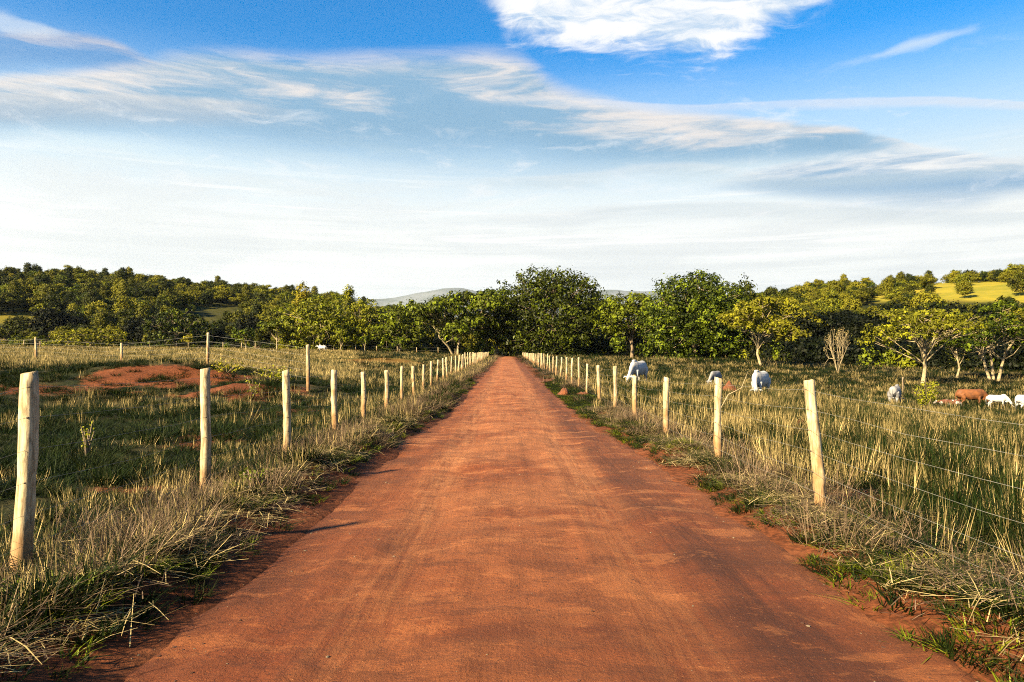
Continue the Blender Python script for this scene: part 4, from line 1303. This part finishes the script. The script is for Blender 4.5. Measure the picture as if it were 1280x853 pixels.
def pts_at(l): return [(X(p, d), d) for p, d in l]
sp = pts_at([(386, 29), (261, 37), (154, 43.5), (48, 47.5), (-60, 50)])
hh = [CAM_H - (py - VPY) / F_PX * d - gz(x, y) for (x, y), d, py in zip(sp, (29, 37, 43.5, 47.5, 50), (431, 416, 429, 422, 428))]
small_fence('wire_fence', sp, hh, .075, 'older fence of dark widely spaced posts climbing the sunlit red bank', 5, 21)
small_fence('wire_fence', pts_at([(p, 176 + .006 * (p - 400)) for p in (405, 418, 445, 471, 497, 521, 548, 569)]), 1.5, .10, 'row of tiny posts along the foot of the trees behind the lone white cow', 2, 22)
small_fence('wire_fence', pts_at([(p, 181) for p in (3, 33, 53, 101, 189, 222, 280, 303, 320)]), 1.7, .11, 'row of tiny posts along the wood edge beyond the dry golden pasture', 2, 23)
small_fence('wire_fence', pts_at([(p, 171) for p in (618, 628, 637, 646)]), 1.35, .11, 'short cross fence closing the far end of the dirt road', 3, 24)

# ------------------------------------------------------------------ cattle
def ring_tube(path, hw, hh, side_of, sides=16):
    path = np.asarray(path, float); n = len(path); tan = np.gradient(path, axis=0); tan /= np.linalg.norm(tan, axis=1)[:, None]
    V = []
    for i in range(n):
        s = np.asarray(side_of[i], float); s = s - tan[i] * np.dot(s, tan[i]); s /= np.linalg.norm(s); u = np.cross(tan[i], s)
        for k in range(sides):
            a = 2 * math.pi * k / sides
            V.append(path[i] + s * math.cos(a) * hw[i] + u * math.sin(a) * hh[i])
    F = [(i * sides + k, i * sides + (k + 1) % sides, (i + 1) * sides + (k + 1) % sides, (i + 1) * sides + k) for i in range(n - 1) for k in range(sides)]
    V += [path[0], path[-1]]; c0, c1 = len(V) - 2, len(V) - 1
    T = [(k, c0, (k + 1) % sides) for k in range(sides)] + [((n - 1) * sides + k, (n - 1) * sides + (k + 1) % sides, c1) for k in range(sides)]
    return np.array(V), np.array(F), np.array(T)


def ellipsoid(c, r, rot=0.0, seg=12):
    V = []; F = []; T = []
    for i in range(1, seg // 2):
        th = math.pi * i / (seg // 2)
        for k in range(seg):
            a = 2 * math.pi * k / seg
            V.append((r[0] * math.sin(th) * math.cos(a), r[1] * math.sin(th) * math.sin(a), r[2] * math.cos(th)))
    V += [(0, 0, r[2]), (0, 0, -r[2])]; m = seg // 2 - 1
    F = [(i * seg + k, (i + 1) * seg + k, (i + 1) * seg + (k + 1) % seg, i * seg + (k + 1) % seg) for i in range(m - 1) for k in range(seg)]
    T = [(len(V) - 2, k, (k + 1) % seg) for k in range(seg)] + [(len(V) - 1, (m - 1) * seg + (k + 1) % seg, (m - 1) * seg + k) for k in range(seg)]
    V = np.array(V); cr, sr = math.cos(rot), math.sin(rot)
    V = V @ np.array([[cr, sr, 0], [-sr, cr, 0], [0, 0, 1]]) + c
    return V, np.array(F), np.array(T)


def cow(name, x, y, heading, label, cat, hide, size=1.0, neck_yaw=0.0, head_drop=1.0, hump=1.0, lying=False, horns=True, sink=0.0, group=None):
    """heading: azimuth in degrees the animal faces, clockwise from the road direction"""
    acc = Acc()
    lift = -0.62 if lying else 0.0
    body = [(-.98, 1.15, .08, .10), (-.94, 1.12, .18, .23), (-.80, 1.08, .25, .31), (-.48, 1.02, .285, .345), (-.08, .98, .31, .38), (.28, 1.00, .28, .37), (.52, 1.04, .225, .35), (.68, 1.05, .165, .29)]
    path = [(a, 0, b + lift) for a, b, _, _ in body]; hw = [c for *_, c, _ in body]; hhh = [d for *_, d in body]
    sides = [(0, 1, 0)] * len(path)
    d = head_drop
    lowp = [(.82, .97), (.96, .83), (1.08, .67), (1.18, .53), (1.25, .41), (1.32, .27), (1.38, .15), (1.40, .09)]
    high = [(.84, 1.12), (1.00, 1.22), (1.14, 1.33), (1.26, 1.39), (1.37, 1.35), (1.48, 1.26), (1.57, 1.19), (1.60, 1.16)]
    size_ = [(.125, .215), (.10, .155), (.085, .125), (.10, .12), (.105, .12), (.082, .095), (.066, .07), (.045, .045)]
    neck = [(lo[0] * d + hi[0] * (1 - d), lo[1] * d + hi[1] * (1 - d), a, b) for lo, hi, (a, b) in zip(lowp, high, size_)]
    px_, py_, ang = .68, 0.0, 0.0
    lastx = .68
    for j, (a, b, c, e) in enumerate(neck):
        ang = rad(neck_yaw) * min(1, (j + 1) / 4); step = a - lastx; lastx = a
        px_ += step * math.cos(ang); py_ += step * math.sin(ang)
        path.append((px_, py_, max(b + lift, .10))); hw.append(c); hhh.append(e); sides.append((-math.sin(ang), math.cos(ang), 0))
    V, Q, T = ring_tube(path, hw, hhh, sides); acc.add(V, Q, T)
    hd = np.array(path[-5]); mz = np.array(path[-1]); f = np.array([math.cos(ang), math.sin(ang), 0]); sd = np.array([-math.sin(ang), math.cos(ang), 0])
    if hump: V, Q, T = ellipsoid((.50, 0, 1.38 + lift), (.22, .11, .17 * hump + .05)); acc.add(V, Q, T)
    # dewlap and belly fold
    V, Q, T = ellipsoid((.74, py_ * .05, .78 + lift * .8), (.18, .035, .18)); acc.add(V, Q, T)
    V, Q, T = ellipsoid((-.55, 0, .70 + lift * .9), (.17, .12, .14)); acc.add(V, Q, T)
    for s in (-1, 1):
        if not lying:
            k = .06 * s
            fl = [(.46 + k, .17 * s, .88), (.47 + k, .18 * s, .66), (.47 + k, .17 * s, .44), (.48 + k, .17 * s, .22), (.48 + k, .17 * s, .08), (.50 + k, .17 * s, 0)]
            V, Q, T = tube(fl, [.11, .075, .055, .040, .044, .055], 10); acc.add(V, Q, T)
            hl = [(-.70, .16 * s, 1.0), (-.66 - k, .20 * s, .78), (-.64 - k, .19 * s, .62), (-.80 - k, .18 * s, .45), (-.76 - k, .18 * s, .22), (-.74 - k, .18 * s, .08), (-.71 - k, .18 * s, 0)]
            V, Q, T = tube(hl, [.18, .15, .095, .055, .040, .044, .055], 10); acc.add(V, Q, T)
        else:
            V, Q, T = tube([(.5, .2 * s, .35), (.62, .24 * s, .12), (.35, .27 * s, .07), (.15, .28 * s, .05)], [.1, .075, .05, .05], 8); acc.add(V, Q, T)
            V, Q, T = tube([(-.7, .18 * s, .4), (-.45, .30 * s, .2), (-.75, .34 * s, .08), (-.5, .36 * s, .05)], [.17, .12, .06, .05], 8); acc.add(V, Q, T)
        e0 = hd + sd * s * .10 + [0, 0, .03]
        V, Q, T = tube([e0, e0 + sd * s * .13 + [0, 0, -.02], e0 + sd * s * .25 + [0, 0, -.09]], [.03, .055, .014], 8); acc.add(V, Q, T)
    t = empty(name, (x, y, gz(x, y) - sink), rad(90 - heading)); t.scale = (size,) * 3
    tag(t, label, cat, group)
    b = link('body', acc.mesh(name + '_body', hide, smooth=True), t)
    rm = b.modifiers.new('remesh', 'REMESH'); rm.mode = 'VOXEL'; rm.voxel_size = .022; rm.use_smooth_shade = True
    sm = b.modifiers.new('smooth', 'SMOOTH'); sm.iterations = 4; sm.factor = .6
    # face
    ax = (mz - hd) / np.linalg.norm(mz - hd)
    for s in (-1, 1):
        V, Q, T = ellipsoid(hd + ax * .07 + sd * s * .105 + f * .03, (.032, .026, .034), seg=10)
        link('eye', np_mesh('eye', V, [Q, T], M['dark_skin'], smooth=True), t)
        if horns:
            h0 = hd - ax * .06 + sd * s * .07 + f * .02
            V, Q, T = tube([h0, h0 + sd * s * .07 + [0, 0, .04] - ax * .03, h0 + sd * s * .08 - ax * .11], [.022, .018, .005], 7)
            link('horn', np_mesh('horn', V, [Q, T], M['horn'], smooth=True), t)
    V, Q, T = ellipsoid(mz - ax * .03, (.055, .055, .048), seg=12); link('muzzle', np_mesh('muzzle', V, [Q, T], M['dark_skin'], smooth=True), t)
    tb = [(-.98, 0, 1.17 + lift), (-1.05, .01, 1.05 + lift), (-1.07, .01, max(.8 + lift, .1)), (-1.05, .02, max(.55 + lift, .07))]
    tl_ = tube(tb, [.035, .028, .022, .018], 7); tail = link('tail', np_mesh('tail', tl_[0], [tl_[1], tl_[2]], hide, smooth=True), t)
    V, Q, T = tube([tb[-1], (-1.05, .02, max(.42 + lift, .05)), (-1.04, .02, max(.30 + lift, .03))], [.02, .04, .008], 7)
    link('tail_tuft', np_mesh('tail_tuft', V, [Q, T], M['dark_skin'], smooth=True), tail)
    return t


W = M['white_hide']
cow('cow', X(797, 42), 42, 211, 'white cow grazing behind the fourth and fifth fence posts, rump turned from the sun', 'cow', W, 1.05, neck_yaw=-8, hump=.12, horns=False, sink=.15)
cow('cow', X(950, 38), 38, 214, 'white cow facing the camera, head down, with dark eyes and nose', 'cow', W, 1.10, neck_yaw=30, hump=.12, horns=False, sink=.25)
cow('calf', X(897, 45), 45.5, 215, 'slim grey-white calf bending its neck down, half hidden behind a fence post', 'calf', M['grey_hide'], .74, neck_yaw=-25, hump=0, horns=False, sink=.0)
cow('cow', X(1121, 45), 45, 38, 'greyish white cow seen from behind near the leafy bush', 'cow', M['grey_hide'], .98, neck_yaw=0, hump=.12, sink=.2)
cow('cow', X(1217, 49), 49, 96, 'brown cow seen from its side, grazing beside the small white calf', 'cow', M['brown_hide'], .98, neck_yaw=14, hump=0, sink=.25)
cow('calf', X(1189, 48), 48.0, 300, 'brown and white calf lying in the grass behind the brown cow', 'calf', M['pied_hide'], .62, neck_yaw=20, hump=0, lying=True, horns=False, head_drop=.3)
cow('calf', X(1250, 46), 46, 118, 'small white calf grazing between the brown cow and the last white cow', 'calf', W, .60, neck_yaw=12, hump=.2, horns=False, sink=.02)
cow('cow', X(1286, 45), 45, 75, 'white cow cut off by the picture edge beside the small white calf', 'cow', W, .80, neck_yaw=0, hump=.2, sink=.2)
cow('cow', X(403, 165), 165, 285, 'lone white cow far off at the wood edge across the empty pasture', 'cow', W, 1.0, head_drop=.1, sink=.1)
for p_, d_ in ((247, 330), (256, 330), (268, 331)):
    cow('cow', X(p_, d_), d_, 80 + p_ % 7 * 20, 'tiny white cow on the small green field on the wooded hillside', 'cow', W, 1.0, horns=False, group='white cattle on the small hillside field')

# ------------------------------------------------------------------ heaps, bushes, small things
def heap(name, x, y, w, d, h, seed, label, cat):
    n, m = 26, 20; V = []
    for j in range(m):
        for i in range(n):
            u, v = i / (n - 1) * 2 - 1, j / (m - 1) * 2 - 1
            xx, yy = u * w / 2, v * d / 2
            rr = math.hypot(u, v)
            z = h * max(0, 1 - rr ** 2) ** .8 * (1 + .9 * float(fbm(np.array([u * 2 + seed]), np.array([v * 2.]), seed, 4)[0])) + (-.15 if rr > .98 else 0)
            V.append((xx, yy, gz(x + xx, y + yy) - gz(x, y) + z - .02))
    idx = np.arange(n * m).reshape(m, n); q = np.stack([idx[:-1, :-1], idx[:-1, 1:], idx[1:, 1:], idx[1:, :-1]], -1).reshape(-1, 4)
    o = link(name, np_mesh(name, V, [q], M['soil'], smooth=True), None, (x, y, gz(x, y))); tag(o, label, cat)


heap('soil_heap', X(704, 29.5), 29.5, .5, .5, .26, 3, 'low orange heap of red earth on the verge by the cattle fence', 'earth heap')
heap('soil_heap', X(727, 28.5), 28.5, .8, .7, .10, 4, 'flat dark clod of earth beside the orange heap on the verge', 'earth heap')
heap('termite_mound', X(912, 36), 36, 1.0, .8, .42, 5, 'small red-orange termite mound in the pasture beside the facing cow', 'mound')
heap('soil_heap', X(1003, 17), 17, .5, .5, .22, 8, 'small reddish clod in the tall grass behind the nearest post of the cattle fence', 'earth heap')


def leafy(name, x, y, h, w, n, leaf, mat, label, seed, cat='bush'):
    r_ = np.random.default_rng(seed); t = empty(name, (x, y, gz(x, y))); tag(t, label, cat)
    st = Acc(); tips = []
    for k in range(7):
        a = k * .9 + r_.uniform(0, .5); e = np.array([math.cos(a) * w * .4 * r_.uniform(.3, 1), math.sin(a) * w * .4 * r_.uniform(.3, 1), h * r_.uniform(.6, 1)])
        V, Q, T = tube([(0, 0, -.05), e * [.4, .4, .5], e], [.018, .012, .005], 5); st.add(V, Q, T); tips.append(e)
    P = []
    for _ in range(n):
        e = tips[r_.integers(0, 7)]; P.append(e * r_.uniform(.35, 1.02) + r_.normal(0, w * .07, 3))
    P = np.array(P); V, Q, tn = leaf_quads(P, r_.normal(0, .6, (n, 3)) + [0, 0, .6], leaf, r_, r_.uniform(.2, 1, n)); lf = Acc(); lf.add(V, Q, None, tn)
    link('foliage', lf.mesh('foliage', mat, tone=True), t); link('stem', st.mesh('stem', M['bark_dark']), t)


leafy('bush', X(1160, 40), 40, 1.75, 1.6, 420, .15, M['leaf_yellow'], 'leafy yellow-green bush under the umbrella-shaped tree, between the cattle', 61)
leafy('sapling', X(112, 11.5), 11.5, .6, .3, 90, .045, M['leaf_yellow'], 'thin bright seedling in the shaded grass beside the nearest thick post', 62, 'plant')
leafy('weed', X(330, 8.6), 8.2, .22, .45, 110, .05, M['leaf_mid'], 'low bright green weed beside the second post of the cattle-free fence', 63, 'plant')
leafy('weed', X(32, 4.5), 4.3, .16, .5, 150, .045, M['leaf_mid'], 'low fresh green weed in the bottom corner by the thick post', 64, 'plant')
leafy('shrub', X(318, 27), 27, .8, .9, 90, .09, M['leaf_yellow'], 'small yellowish shrub on the near side of the red bank', 65)
leafy('shrub', X(285, 33), 33, .45, 2.2, 200, .12, M['leaf_yellow'], 'low sunlit creeping shrub on top of the red bank', 66)
leafy('shrub', X(345, 31), 31, .5, 2.6, 260, .12, M['leaf_yellow'], 'wide low sunlit shrub beside the tallest post of the old fence', 67)
o = link('litter_scrap', rock_mesh(9, M['stone']), None, (X(318, 8.2), 8.1, gz(X(318, 8.2), 8.1) + .03)); o.scale = (.055, .04, .035)
tag(o, 'crumpled pale grey scrap lying in dead grass by the second post', 'litter')
# dead branch sticking out of the grass by the slim calf
V, Q, T = tube([(0, 0, -.1), (.35, 0, .55), (.75, 0, .75), (.95, .0, 1.25)], [.02, .018, .014, .006], 6)
o = link('dead_branch', np_mesh('dead_branch', V, [Q, T], M['bark_pale'], smooth=True), None, (X(896, 22), 22, gz(X(896, 22), 22))); tag(o, 'crooked pale dead branch rising behind the second post of the cattle fence', 'branch')
V, Q, T = tube([(0, 0, -.1), (.02, 0, .8), (.0, 0, 1.3), (.03, 0, 1.5)], [.06, .05, .06, .09], 8)
o = link('stump', np_mesh('stump', V, [Q, T], M['bark_dark'], smooth=True), None, (X(1130, 60), 60, gz(X(1130, 60), 60))); tag(o, 'thin dark stump with a rusty top just behind the cow seen from behind', 'stump')
print('objects', len(scene.objects))
